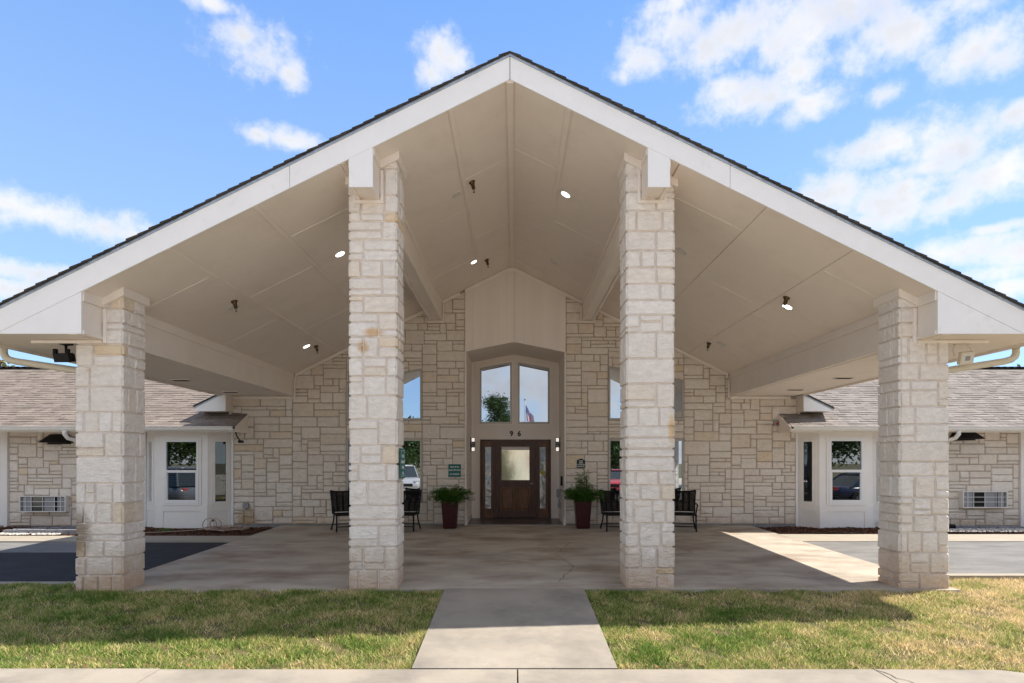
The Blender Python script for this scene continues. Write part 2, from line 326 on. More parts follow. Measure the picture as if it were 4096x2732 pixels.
# lawn blades: green and straw patches
def grass_mat():
    m, n, l = M_new('grass_blade')
    b = n['Principled BSDF']; b.inputs['Roughness'].default_value = 0.6; b.inputs['Specular IOR Level'].default_value = 0.25
    geo = n.new('ShaderNodeNewGeometry')
    sp = n.new('ShaderNodeSeparateXYZ'); l.new(geo.outputs['Position'], sp.inputs[0])
    t = n.new('ShaderNodeTexNoise'); t.inputs['Scale'].default_value = 1.7; t.inputs['Detail'].default_value = 9; t.inputs['Roughness'].default_value = 0.8
    l.new(geo.outputs['Position'], t.inputs['Vector'])
    # the right-hand corner of the lawn is drier
    dry = n.new('ShaderNodeMapRange'); dry.inputs['From Min'].default_value = 2.0; dry.inputs['From Max'].default_value = 7.5; dry.inputs['To Max'].default_value = 0.30
    l.new(sp.outputs['X'], dry.inputs['Value'])
    tm = n.new('ShaderNodeMapRange'); tm.inputs['From Min'].default_value = 0.35; tm.inputs['From Max'].default_value = 0.65; tm.inputs['To Min'].default_value = 0.22; tm.inputs['To Max'].default_value = 0.74; l.new(t.outputs['Fac'], tm.inputs['Value'])
    a1 = n.new('ShaderNodeMath'); a1.operation = 'ADD'; l.new(tm.outputs[0], a1.inputs[0]); l.new(dry.outputs[0], a1.inputs[1])
    a2 = n.new('ShaderNodeMath'); a2.operation = 'MULTIPLY_ADD'; l.new(geo.outputs['Random Per Island'], a2.inputs[0]); a2.inputs[1].default_value = 0.40; l.new(a1.outputs[0], a2.inputs[2])
    cr = n.new('ShaderNodeValToRGB'); el = cr.color_ramp.elements
    el[0].position = 0.42; el[0].color = (0.085,0.17,0.025,1)
    el[1].position = 0.95; el[1].color = (0.72,0.57,0.34,1)
    e = el.new(0.60); e.color = (0.21,0.31,0.06,1)
    e = el.new(0.75); e.color = (0.46,0.42,0.16,1)
    l.new(a2.outputs[0], cr.inputs[0])
    q1 = n.new('ShaderNodeMath'); q1.operation = 'MULTIPLY'; q1.inputs[1].default_value = 7.31; l.new(geo.outputs['Random Per Island'], q1.inputs[0])
    q2 = n.new('ShaderNodeMath'); q2.operation = 'FRACT'; l.new(q1.outputs[0], q2.inputs[0])
    q3 = n.new('ShaderNodeMapRange'); q3.inputs['To Min'].default_value = 0.5; q3.inputs['To Max'].default_value = 1.7; l.new(q2.outputs[0], q3.inputs['Value'])
    q4 = n.new('ShaderNodeVectorMath'); q4.operation = 'SCALE'; l.new(cr.outputs[0], q4.inputs[0]); l.new(q3.outputs[0], q4.inputs['Scale'])
    l.new(q4.outputs[0], b.inputs['Base Color'])
    tr = n.new('ShaderNodeBsdfTranslucent'); l.new(q4.outputs[0], tr.inputs[0])
    ms = n.new('ShaderNodeMixShader'); ms.inputs[0].default_value = 0.4
    l.new(b.outputs[0], ms.inputs[1]); l.new(tr.outputs[0], ms.inputs[2]); l.new(ms.outputs[0], n['Material Output'].inputs[0])
    return m
MT['grass'] = grass_mat()

def glass_mat(name, refl=(0.80,0.84,0.88), fac=0.72, behind=(0.02,0.02,0.02), see=False, rough=0.0, wobble=0.0):
    """coated window glass: mirror-like coating over a dark (or see-through) pane"""
    m, n, l = M_new(name)
    n.remove(n['Principled BSDF'])
    g = n.new('ShaderNodeBsdfGlossy'); g.inputs['Color'].default_value = (*refl, 1); g.inputs['Roughness'].default_value = rough
    if see:
        d = n.new('ShaderNodeBsdfTransparent'); d.inputs[0].default_value = (*behind, 1)
    else:
        d = n.new('ShaderNodeBsdfDiffuse'); d.inputs[0].default_value = (*behind, 1)
    lw = n.new('ShaderNodeLayerWeight'); lw.inputs['Blend'].default_value = 0.35
    mr = n.new('ShaderNodeMapRange'); mr.inputs['To Min'].default_value = fac; mr.inputs['To Max'].default_value = 1.0
    l.new(lw.outputs['Fresnel'], mr.inputs['Value'])
    ms = n.new('ShaderNodeMixShader'); l.new(mr.outputs[0], ms.inputs[0])
    l.new(d.outputs[0], ms.inputs[1]); l.new(g.outputs[0], ms.inputs[2]); l.new(ms.outputs[0], n['Material Output'].inputs[0])
    if wobble:
        geo = n.new('ShaderNodeNewGeometry'); t = n.new('ShaderNodeTexNoise'); t.inputs['Scale'].default_value = 3.0; l.new(geo.outputs['Position'], t.inputs['Vector'])
        bp = n.new('ShaderNodeBump'); bp.inputs['Strength'].default_value = wobble; bp.inputs['Distance'].default_value = 0.02
        l.new(t.outputs['Fac'], bp.inputs['Height']); l.new(bp.outputs[0], g.inputs['Normal'])
    return m
MT['glass'] = glass_mat('coated_window_glass', (0.78,0.84,0.92), 0.62)
MT['bay_glass'] = glass_mat('bay_window_glass', (0.8,0.84,0.86), 0.22, (0.62,0.64,0.62), True)
MT['bay_side_glass'] = glass_mat('bay_side_glass', (0.7,0.75,0.78), 0.06, (0.5,0.52,0.5), True)
MT['door_glass'] = glass_mat('amber_door_glass', (1.0,0.84,0.58), 0.68, (0.72,0.62,0.42), False, 0.07, 0.05)
MT['bevel_glass'] = glass_mat('bevelled_sidelight_glass', (0.55,0.58,0.62), 0.32, (0.05,0.05,0.055), False, 0.15, 0.7)
def emit_mat(name, c, s):
    m, n, l = M_new(name); n.remove(n['Principled BSDF'])
    e = n.new('ShaderNodeEmission'); e.inputs[0].default_value = (*c, 1); e.inputs[1].default_value = s
    l.new(e.outputs[0], n['Material Output'].inputs[0]); return m
MT['lamp_on'] = emit_mat('lit_lens', (1.0,0.97,0.92), 1.3)
MT['sconce_on'] = emit_mat('lit_sconce_glass', (1.0,0.90,0.80), 0.24)
MT['lens_off'] = mat('unlit_lens', (0.66,0.63,0.58), 0.4, 0.02)

# ---------------------------------------------------------------- geometry helpers
class MB:
    def __init__(s): s.v = []; s.f = []
    def add(s, vs, fs):
        o = len(s.v); s.v += [tuple(p) for p in vs]; s.f += [tuple(i + o for i in f) for f in fs]; return s
    def box(s, x0, x1, y0, y1, z0, z1):
        return s.add([(x0,y0,z0),(x1,y0,z0),(x1,y1,z0),(x0,y1,z0),(x0,y0,z1),(x1,y0,z1),(x1,y1,z1),(x0,y1,z1)],
                     [(0,3,2,1),(4,5,6,7),(0,1,5,4),(1,2,6,5),(2,3,7,6),(3,0,4,7)])
    def obox(s, c, size, ex, ey, ez):
        c, ex, ey, ez = Vector(c), Vector(ex)*size[0]/2, Vector(ey)*size[1]/2, Vector(ez)*size[2]/2
        vs = [c+a*ex+b*ey+d*ez for d in (-1,1) for (a,b) in ((-1,-1),(1,-1),(1,1),(-1,1))]
        return s.add(vs, [(0,3,2,1),(4,5,6,7),(0,1,5,4),(1,2,6,5),(2,3,7,6),(3,0,4,7)])
    def prism(s, poly, y0, y1):
        """polygon in XZ (counter-clockwise seen from the front) between two Y"""
        n = len(poly)
        vs = [(x, y0, z) for x, z in poly] + [(x, y1, z) for x, z in poly]
        fs = [tuple(range(n)), tuple(range(2*n-1, n-1, -1))] + [((i+1) % n, i, i+n, (i+1) % n + n) for i in range(n)]
        return s.add(vs, fs)
    def prism_xy(s, poly, z0, z1):
        n = len(poly)
        vs = [(x, y, z1) for x, y in poly] + [(x, y, z0) for x, y in poly]
        fs = [tuple(range(n)), tuple(range(2*n-1, n-1, -1))] + [((i+1) % n, i, i+n, (i+1) % n + n) for i in range(n)]
        return s.add(vs, fs)
    def tube(s, pts, r, n=10, caps=True):
        pts = [Vector(p) for p in pts]
        rr = r if isinstance(r, (list, tuple)) else [r]*len(pts)
        t0 = (pts[1]-pts[0]).normalized()
        up = Vector((0,0,1)) if abs(t0.z) < 0.9 else Vector((1,0,0))
        a = t0.cross(up).normalized(); vs = []; fs = []
        for i, p in enumerate(pts):
            t = (pts[min(i+1,len(pts)-1)] - pts[max(i-1,0)]).normalized()
            a = (a - t*a.dot(t)).normalized(); b = t.cross(a)
            for k in range(n):
                q = 2*math.pi*k/n; vs.append(p + (a*math.cos(q)+b*math.sin(q))*rr[i])
        for i in range(len(pts)-1):
            for k in range(n):
                fs.append((i*n+k, i*n+(k+1)%n, (i+1)*n+(k+1)%n, (i+1)*n+k))
        if caps: fs += [tuple(range(n-1,-1,-1)), tuple(range((len(pts)-1)*n, len(pts)*n))]
        return s.add(vs, fs)
    def lathe(s, prof, c=(0,0,0), ax=(0,0,1), n=16, caps=True):
        """profile (r, h) turned about axis ax at c"""
        ax = Vector(ax).normalized(); up = Vector((0,0,1)) if abs(ax.z) < 0.9 else Vector((1,0,0))
        a = ax.cross(up).normalized(); b = ax.cross(a); c = Vector(c); vs = []; fs = []
        for r, h in prof:
            for k in range(n):
                q = 2*math.pi*k/n; vs.append(c + ax*h + (a*math.cos(q)+b*math.sin(q))*r)
        for i in range(len(prof)-1):
            for k in range(n): fs.append((i*n+k, i*n+(k+1)%n, (i+1)*n+(k+1)%n, (i+1)*n+k))
        if caps: fs += [tuple(range(n-1,-1,-1)), tuple(range((len(prof)-1)*n, len(prof)*n))]
        return s.add(vs, fs)
    def mesh(s, name, m, smooth=False):
        me = bpy.data.meshes.new(name); me.from_pydata([tuple(p) for p in s.v], [], s.f)
        if m is not None: me.materials.append(m)
        if smooth: me.polygons.foreach_set('use_smooth', [True]*len(me.polygons))
        me.update(); return me
def place(me, name, parent=None, **props):
    o = bpy.data.objects.new(name, me); col.objects.link(o)
    if parent is not None:
        o.parent = parent
        if not parent.get('_local') and parent.type == 'EMPTY':
            o.location = -parent.location          # vertices are in world coordinates
    for k, v in props.items(): o[k] = v
    return o
def mk(name, mb, m, parent=None, smooth=False, **props):
    return place(mb.mesh(name, m, smooth), name, parent, **props)
def thing(name, label, cat, loc=(0,0,0), rz=0.0, group=None, local=False, kind=None):
    o = bpy.data.objects.new(name, None); col.objects.link(o); o.empty_display_size = 0.2
    o.location = loc; o.rotation_euler = (0,0,rz)
    o['label'] = label; o['category'] = cat
    if group: o['group'] = group
    if local: o['_local'] = 1
    return o
def tag(o, label=None, cat=None, group=None, kind=None):
    if label: o['label'] = label
    if cat: o['category'] = cat
    if group: o['group'] = group
    if kind: o['kind'] = kind
    return o
def box(name, x0, x1, y0, y1, z0, z1, m, parent=None, **p):
    return mk(name, MB().box(min(x0,x1),max(x0,x1),min(y0,y1),max(y0,y1),min(z0,z1),max(z0,z1)), m, parent, **p)
def text(name, body, size, loc, m, parent=None, rot=(90,0,0), bold=0.0, align='CENTER', sx_=1.0, ex=0.002):
    cu = bpy.data.curves.new(name, 'FONT'); cu.body = body; cu.size = size; cu.align_x = align; cu.align_y = 'CENTER'
    cu.extrude = ex; cu.offset = bold; cu.resolution_u = 3
    o = bpy.data.objects.new('tmp', cu); col.objects.link(o)
    dg = bpy.context.evaluated_depsgraph_get(); dg.update()
    me = bpy.data.meshes.new_from_object(o.evaluated_get(dg))
    bpy.data.objects.remove(o)
    mtx = Matrix.Translation(loc) @ Matrix.Rotation(R(rot[2]),4,'Z') @ Matrix.Rotation(R(rot[0]),4,'X') @ Matrix.Diagonal((sx_,1,1,1))
    me.transform(mtx); me.materials.clear(); me.materials.append(m)
    return place(me, name, parent)
# ================================================================ constants of the place
DF, DC, DW, DD = 7.30, 7.69, 14.36, 16.04      # fascia, column front, stone wall, door wall
PX, SL = -0.05, 0.495                           # ridge x, roof slope
CZ0 = 6.20                                      # ceiling apex height
def ceil_z(x): return CZ0 - SL*abs(x-PX)
def top_z(x): return 6.463 - SL*abs(x-PX)
SOF = 3.09
EL, ER = -6.83, 6.72                            # canopy eaves
BL, BR = -5.27, 5.16                            # inner faces of the outer beams
def slab_z(x, y):
    f = max(0.0, min(1.0, (DW-y)/(DW-7.6)))
    return f*(-0.075 - (0.065 if x < 0 else 0.02)*abs(x)/5.5)

# ================================================================ ground
def sheet(name, poly, zf, m, thick=0.0, kind='structure', step=0.8, parent=None):
    """flat sheet over a convex-ish XY quad, subdivided so it can follow zf"""
    (x00,y0),(x10,_y0),(x11,y1),(x01,_y1) = poly
    nx = max(1, int(max(abs(x10-x00),abs(x11-x01))/step)); ny = max(1, int(abs(y1-y0)/step))
    vs = []; fs = []
    for j in range(ny+1):
        v = j/ny; xa = x00+(x01-x00)*v; xb = x10+(x11-x10)*v
        for i in range(nx+1):
            u = i/nx; x = xa+(xb-xa)*u; ya = y0+(_y0-y0)*u; yb = y1+(_y1-y1)*u if False else _y1+(y1-_y1)*u
            y = ya+(yb-ya)*v; vs.append((x, y, zf(x, y)))
    for j in range(ny):
        for i in range(nx):
            a = j*(nx+1)+i; fs.append((a, a+1, a+nx+2, a+nx+1))
    if thick:
        rim = [i for i in range(nx+1)] + [j*(nx+1)+nx for j in range(1,ny+1)] + [ny*(nx+1)+i for i in range(nx-1,-1,-1)] + [j*(nx+1) for j in range(ny-1,0,-1)]
        o = len(vs); vs += [(vs[i][0], vs[i][1], vs[i][2]-thick) for i in rim]; k = len(rim)
        fs += [(rim[(i+1)%k], rim[i], o+i, o+(i+1)%k) for i in range(k)]
    mb = MB().add(vs, fs)
    o = mk(name, mb, m, parent)
    if kind: o['kind'] = kind
    return o
g = MB().add([(-400,-400,-0.55),(400,-400,-0.55),(400,500,-0.55),(-400,500,-0.55)], [(0,1,2,3)])
mk('ground', g, MT['ground'], kind='structure')
sheet('canopy_slab', [(-5.56,7.6),(5.66,7.6),(5.66,DW+0.05),(-5.56,DW+0.05)], slab_z, MT['concrete'], 0.25)
def asph_z(x, y):
    xx = max(-5.56, min(5.66, x)); return slab_z(xx, max(8.3, min(12, y))) - 0.02
sheet('driveway_left', [(-40,8.25),(-5.56,8.25),(-5.56,11.86),(-40,11.86)], asph_z, MT['asphalt_new'], 0.3, step=2)
sheet('driveway_right', [(5.66,8.6),(40,8.6),(40,11.86),(5.66,11.86)], asph_z, MT['asphalt_old'], 0.3, step=2)
# the older, paler lane beyond the new patch, and a worn pale strip along the kerb
sheet('old_lane', [(-40,10.7),(-7.6,10.7),(-7.6,11.84),(-40,11.84)], lambda x,y: asph_z(x,y)+0.004, MT['asphalt_old'], step=2)
def strip_z(x, y): return -0.045
sheet('side_walk_left', [(-40,11.86),(-5.56,11.86),(-5.56,12.72),(-40,12.72)], strip_z, MT['curb'], 0.3, step=2)
sheet('side_walk_right', [(5.66,11.86),(40,11.86),(40,13.0),(5.66,13.0)], strip_z, MT['curb'], 0.3, step=2)
sheet('mulch_bed_left', [(-40,12.72),(-5.50,12.72),(-5.72,14.3),(-40,14.3)], lambda x,y: -0.055+0.035*noise.noise((x*1.5,y*1.5,0)), MT['mulch'], step=0.4)
sheet('mulch_bed_right', [(5.60,13.0),(40,13.0),(40,14.3),(5.80,14.3)], lambda x,y: -0.035+0.035*noise.noise((x*1.5,y*1.5,3)), MT['mulch'], step=0.4)
# kerbs towards the lawn
def kerb(name, x0, x1, y, w=0.16):
    mb = MB()
    n = max(1, int((x1-x0)/1.5))
    for i in range(n):
        a, b = x0+(x1-x0)*i/n, x0+(x1-x0)*(i+1)/n-0.006
        zt = asph_z((a+b)/2, y)+0.035
        mb.prism_xy([(a,y-w),(b,y-w),(b,y),(a,y)], zt-0.3, zt)
    return mk(name, mb, MT['curb'], kind='structure')
kerb('lawn_kerb_left', -40, -5.62, 8.22)
kerb('lawn_kerb_right', 5.72, 40, 8.57)
WZ0, WZ1 = -0.073, -0.231
def slope_z(y): return WZ0 + (WZ1-WZ0)*(7.6-y)/(7.6-5.12)
sheet('front_walk', [(-0.875,5.13),(0.885,5.13),(0.885,7.595),(-0.875,7.595)], lambda x,y: slope_z(y), MT['walk'], 0.2)
# street pavement of separate slabs
pv = thing('street_pavement', 'pale concrete pavement of separate slabs along the bottom edge of the lawn', 'pavement', (0,4.4,-0.235))
del pv['category']; del pv['label']; pv['kind'] = 'structure'
cuts = [-14.0, -10.0, -6.6, -3.02, 0.03, 3.07, 4.62]
for i in range(len(cuts)-1):
    a, b = cuts[i]+0.006, cuts[i+1]-0.006
    ys = 5.115 + (0.02 if b < 0 else 0.0)
    poly = [(a,3.2),(b,3.2),(b,ys),(a,ys)] if i < len(cuts)-2 else [(a,3.2),(4.95,3.2),(4.78,4.6),(4.45,4.95),(4.12,5.10),(a,ys)]
    mk('pavement_slab', MB().prism_xy(poly, -0.43, -0.236), MT['walk'], pv)
mk('street', MB().add([(-60,-40,-0.42),(60,-40,-0.42),(60,3.1,-0.42),(-60,3.1,-0.42)], [(0,1,2,3)]), MT['street'], kind='structure')
sheet('sunken_lawn_bed', [(-40,3.2),(40,3.2),(40,5.1),(-40,5.1)], lambda x,y: -0.30, MT['lawn'], step=4)
# lawns: soil sheet + blades
def lawn_z(x, y):
    e = slope_z(min(y,7.6)) if y > 5.12 else WZ1-0.012
    base = e - 0.045 - 0.012*min(abs(x),6)/6
    return base + 0.018*noise.noise((x*0.9, y*1.3, 0)) + 0.008*noise.noise((x*3, y*3, 5))
sheet('lawn_left', [(-22,5.14),(-0.90,5.14),(-0.90,7.60),(-22,7.60)], lawn_z, MT['lawn'], step=0.12)
sheet('lawn_left_edge', [(-22,7.60),(-5.63,7.60),(-5.63,8.07),(-22,8.07)], lawn_z, MT['lawn'], step=0.15)
sheet('lawn_right', [(0.91,5.14),(22,5.14),(22,7.60),(0.91,7.60)], lawn_z, MT['lawn'], step=0.12)
sheet('lawn_right_edge', [(5.6,7.60),(22,7.60),(22,8.42),(5.6,8.42)], lawn_z, MT['lawn'], step=0.15)
sheet('lawn_corner', [(4.5,3.4),(12,3.4),(12,5.14),(4.5,5.14)], lambda x,y: -0.262, MT['lawn'], step=0.2)
def blades(name, rects, dens, seed):
    r = np.random.default_rng(seed); P = []
    for (x0,x1,y0,y1) in rects:
        n = int((x1-x0)*(y1-y0)*dens); P.append(np.stack([r.uniform(x0,x1,n), r.uniform(y0,y1,n)],1))
    P = np.concatenate(P)
    # clumping: thin out by noise
    f = np.sin(P[:,0]*7.1+np.sin(P[:,1]*5.3)*2)+np.sin(P[:,1]*9.7+np.sin(P[:,0]*3.9)*2)+0.7*np.sin(P[:,0]*19+P[:,1]*23)
    keep = r.uniform(-2.9,1.2,len(P)) < f
    # pavement corner stays bare
    inn = (P[:,1] < 5.12) & (P[:,0] < 4.12 + (5.10-P[:,1])*1.15)
    P = P[keep & ~inn]; n = len(P)
    z = np.array([lawn_z(x,y) for x,y in P])
    h = r.uniform(0.02,0.062,n)*(1+0.25*f[keep & ~inn]/2.7); a = r.uniform(0,2*np.pi,n); w = r.uniform(0.003,0.006,n)
    lean = r.uniform(0.1,1.4,n); b = r.uniform(0,2*np.pi,n)
    V = np.zeros((n,3,3))
    V[:,0,0] = P[:,0]-np.cos(a)*w; V[:,0,1] = P[:,1]-np.sin(a)*w; V[:,0,2] = z-0.004
    V[:,1,0] = P[:,0]+np.cos(a)*w; V[:,1,1] = P[:,1]+np.sin(a)*w; V[:,1,2] = z-0.004
    V[:,2,0] = P[:,0]+np.cos(b)*h*lean; V[:,2,1] = P[:,1]+np.sin(b)*h*lean; V[:,2,2] = z+h*0.9
    me = bpy.data.meshes.new(name); me.vertices.add(n*3); me.vertices.foreach_set('co', V.ravel())
    me.loops.add(n*3); me.loops.foreach_set('vertex_index', np.arange(n*3)); me.polygons.add(n)
    me.polygons.foreach_set('loop_start', np.arange(n)*3); me.polygons.foreach_set('loop_total', np.full(n,3))
    me.materials.append(MT['grass']); me.update(calc_edges=True)
    o = bpy.data.objects.new(name, me); col.objects.link(o); return o
tag(blades('grass', [(-9.5,-0.90,5.14,7.60),(-9.5,-5.64,7.6,8.07),(-0.97,-0.86,5.2,7.6),(-8,-0.9,5.10,5.17),(-5.5,-0.9,7.57,7.66)], 10500, 3), 'mown green and straw coloured grass left of the front walk', 'grass', kind='stuff')
tag(blades('grass', [(0.91,9.5,5.14,7.60),(5.62,9.5,7.6,8.42),(4.3,7.5,3.9,5.14),(0.86,0.97,5.2,7.6),(0.9,4.1,5.08,5.16),(0.9,5.5,7.57,7.66)], 10500, 4), 'mown drying grass right of the front walk, sunlit at its far corner', 'grass', kind='stuff')
def chips(name, n, rect, zf, m, size, label, cat, kind='stuff', ratio=3.0, seed=1):
    r = random.Random(seed); mb = MB()
    x0,x1,y0,y1 = rect
    for _ in range(n):
        x, y = r.uniform(x0,x1), r.uniform(y0,y1); s = size*r.uniform(0.5,1.4)
        e = Matrix.Rotation(r.uniform(0,6.28),3,'Z') @ Matrix.Rotation(r.uniform(-0.6,0.6),3,'Y') @ Matrix.Rotation(r.uniform(-0.6,0.6),3,'X')
        mb.obox((x,y,zf(x,y)+s*0.3), (s*ratio, s, s*0.45), e.col[0], e.col[1], e.col[2])
    return tag(mk(name, mb, m), label, cat, kind=kind)
chips('mulch_chips', 5200, (-13.0,-5.75,12.74,14.28), lambda x,y: -0.045+0.035*noise.noise((x*1.5,y*1.5,0)), MT['chip'], 0.017, 'loose dark brown bark mulch in the bed by the left bay window', 'mulch')
chips('mulch_chips', 5200, (5.75,13.0,13.02,14.28), lambda x,y: -0.03+0.035*noise.noise((x*1.5,y*1.5,3)), MT['chip'], 0.017, 'loose dark brown bark mulch in the bed by the right bay window', 'mulch', seed=2)
for (rect, zz, lb, sd, n) in (((-11.1,-9.7,12.73,13.05), -0.03, 'patch of pale river pebbles spilled in front of the left edging blocks', 5, 420), ((8.9,12.6,13.02,13.5), 0.0, 'band of pale river pebbles in front of the right edging blocks', 6, 1300)):
    r = random.Random(sd); mb = MB()
    for _ in range(n):
        x, y = r.uniform(rect[0],rect[1]), r.uniform(rect[2],rect[3]); s = r.uniform(0.014,0.032)
        q = r.uniform(0,3.1); a = Vector((math.cos(q),math.sin(q),0))*s*1.3; b = Vector((-math.sin(q),math.cos(q),0))*s; c = Vector((0,0,s*0.7)); p = Vector((x,y,zz+s*0.3))
        mb.add([p+a,p+b,p-a,p-b,p+c+a*.45,p+c+b*.45,p+c-a*.45,p+c-b*.45,p-c], [(4,5,6,7),(0,1,5,4),(1,2,6,5),(2,3,7,6),(3,0,4,7),(1,0,8),(2,1,8),(3,2,8),(0,3,8)])
    tag(mk('river_pebbles', mb, MT['pebble']), lb, 'pebbles', kind='stuff')

# ================================================================ stone building blocks
def clip_poly(poly, a, b, c):
    """keep a*x + b*z <= c"""
    out = []
    for i in range(len(poly)):
        p, q = poly[i], poly[(i+1)%len(poly)]
        dp, dq = a*p[0]+b*p[1]-c, a*q[0]+b*q[1]-c
        if dp <= 0: out.append(p)
        if (dp < 0 < dq) or (dq < 0 < dp):
            t = dp/(dp-dq); out.append((p[0]+(q[0]-p[0])*t, p[1]+(q[1]-p[1])*t))
    return out
def poly_area(p): return 0.5*abs(sum(p[i][0]*p[(i+1)%len(p)][1]-p[(i+1)%len(p)][0]*p[i][1] for i in range(len(p))))
def stone_mesh(poly, yplane, r, joint=0.008, proud=0.022):
    """one split-face stone filling a convex polygon (XZ) on the plane y = yplane, standing proud towards -Y"""
    cx = sum(p[0] for p in poly)/len(poly); cz = sum(p[1] for p in poly)/len(poly)
    w = max(p[0] for p in poly)-min(p[0] for p in poly); h = max(p[1] for p in poly)-min(p[1] for p in poly)
    pts = []
    n = len(poly)
    for i in range(n):
        p, q = Vector(poly[i]), Vector(poly[(i+1)%n]); e = q-p; L = e.length
        if L < 0.02: continue
        cut = min(0.014, L*0.2)*r.uniform(0.4,1.3)
        pts.append(p+e*(cut/L)); k = 2 if L > 0.28 else (1 if L > 0.12 else 0)
        for j in range(k): pts.append(p+e*((j+1)/(k+1)+r.uniform(-0.08,0.08)))
        pts.append(q-e*(min(0.014,L*0.2)*r.uniform(0.4,1.3)/L))
    if len(pts) < 3: return None
    jx, jz = max(0.2,(w-2*joint)/max(w,1e-3)), max(0.2,(h-2*joint)/max(h,1e-3))
    ring = [Vector((cx+(p.x-cx)*jx+r.uniform(-1,1)*0.004, cz+(p.y-cz)*jz+r.uniform(-1,1)*0.004)) for p in pts]
    pr = proud*r.uniform(0.6,1.25); m = len(ring)
    V = [(p.x, yplane+0.012, p.y) for p in ring]
    V += [(p.x, yplane-pr*0.55, p.y) for p in ring]
    b = 0.011
    inner = []
    for p in ring:
        d = Vector((p.x-cx, p.y-cz)); sx1 = max(0.3, 1-b/max(w/2,0.02)); sz1 = max(0.3, 1-b/max(h/2,0.02))
        inner.append((cx+d.x*sx1, yplane-pr*r.uniform(0.85,1.15), cz+d.y*sz1))
    V += inner + [(cx+r.uniform(-.2,.2)*w, yplane-pr*r.uniform(1.0,1.45), cz+r.uniform(-.2,.2)*h)]
    F = []
    for i in range(m):
        j = (i+1)%m
        F += [(i,j,m+j,m+i),(m+i,m+j,2*m+j,2*m+i),(2*m+i,2*m+j,3*m)]
    return V, F
def ashlar(x0, x1, z0, z1, region, r, cuts_x=(), cuts_z=(), dz=0.083, dx=0.075):
    """random ashlar layout. region(x,z) gives None (no wall) or an id; a stone never spans two ids"""
    xs = list(np.linspace(x0, x1, max(2,int(round((x1-x0)/dx)))+1)); zs = list(np.linspace(z0, z1, max(2,int(round((z1-z0)/dz)))+1))
    for c in cuts_x:
        k = min(range(len(xs)), key=lambda i: abs(xs[i]-c)); xs[k] = c
    for c in cuts_z:
        k = min(range(len(zs)), key=lambda i: abs(zs[i]-c)); zs[k] = c
    nx, nz_ = len(xs)-1, len(zs)-1
    ids = [[region((xs[i]+xs[i+1])/2, (zs[j]+zs[j+1])/2) for i in range(nx)] for j in range(nz_)]
    used = [[ids[j][i] is None for i in range(nx)] for j in range(nz_)]
    out = []
    for j in range(nz_):
        for i in range(nx):
            if used[j][i]: continue
            idn = ids[j][i]
            hh = r.choices([1,2,3,4],[0.30,0.42,0.22,0.06])[0]
            ww = {1: r.randint(3,9), 2: r.randint(3,9), 3: r.randint(3,8), 4: r.randint(4,7)}[hh]
            a = 0
            while a < ww and i+a < nx and not used[j][i+a] and ids[j][i+a] == idn: a += 1
            # avoid leaving one-cell slivers
            if i+a < nx and not used[j][i+a] and ids[j][i+a] == idn and (i+a+1 >= nx or used[j][i+a+1] or ids[j][i+a+1] != idn): a += 1
            b = 1
            while b < hh and j+b < nz_ and all((not used[j+b][i+q]) and ids[j+b][i+q] == idn for q in range(a)): b += 1
            if b == 1 and a > 9: a = 9
            for jj in range(b):
                for q in range(a): used[j+jj][i+q] = True
            out.append((xs[i], xs[i+a], zs[j], zs[j+b], idn))
    return out

def build_stones(parent, layout, clips, yplane, m, r, limit=300, joint=0.0105, proud=0.024, view_key=None):
    polys = []
    for (a,b,c,d,idn) in layout:
        p = [(a,c),(b,c),(b,d),(a,d)]
        for cl in clips.get(idn, ()): 
            p = clip_poly(p, *cl)
            if len(p) < 3: break
        if len(p) < 3 or poly_area(p) < 0.0025: continue
        polys.append(p)
    polys.sort(key=lambda p: -poly_area(p))
    rest = MB()
    for k, p in enumerate(polys):
        res = stone_mesh(p, yplane, r, joint, proud)
        if res is None: continue
        if k < limit: mk('stone', MB().add(*res), m, parent)
        else: rest.add(*res)
    if rest.v: mk('small_stones', rest, m, parent, kind='stuff')
    return len(polys)
# roof planes as half-planes a*x+b*z<=c   (z <= CZ0 - SL*(x-PX)  /  z <= CZ0 + SL*(x-PX))
TRIM_DROP = 0.085
def roof_clips(drop): return [(SL,1,CZ0+SL*PX-drop),(-SL,1,CZ0-SL*PX-drop)]

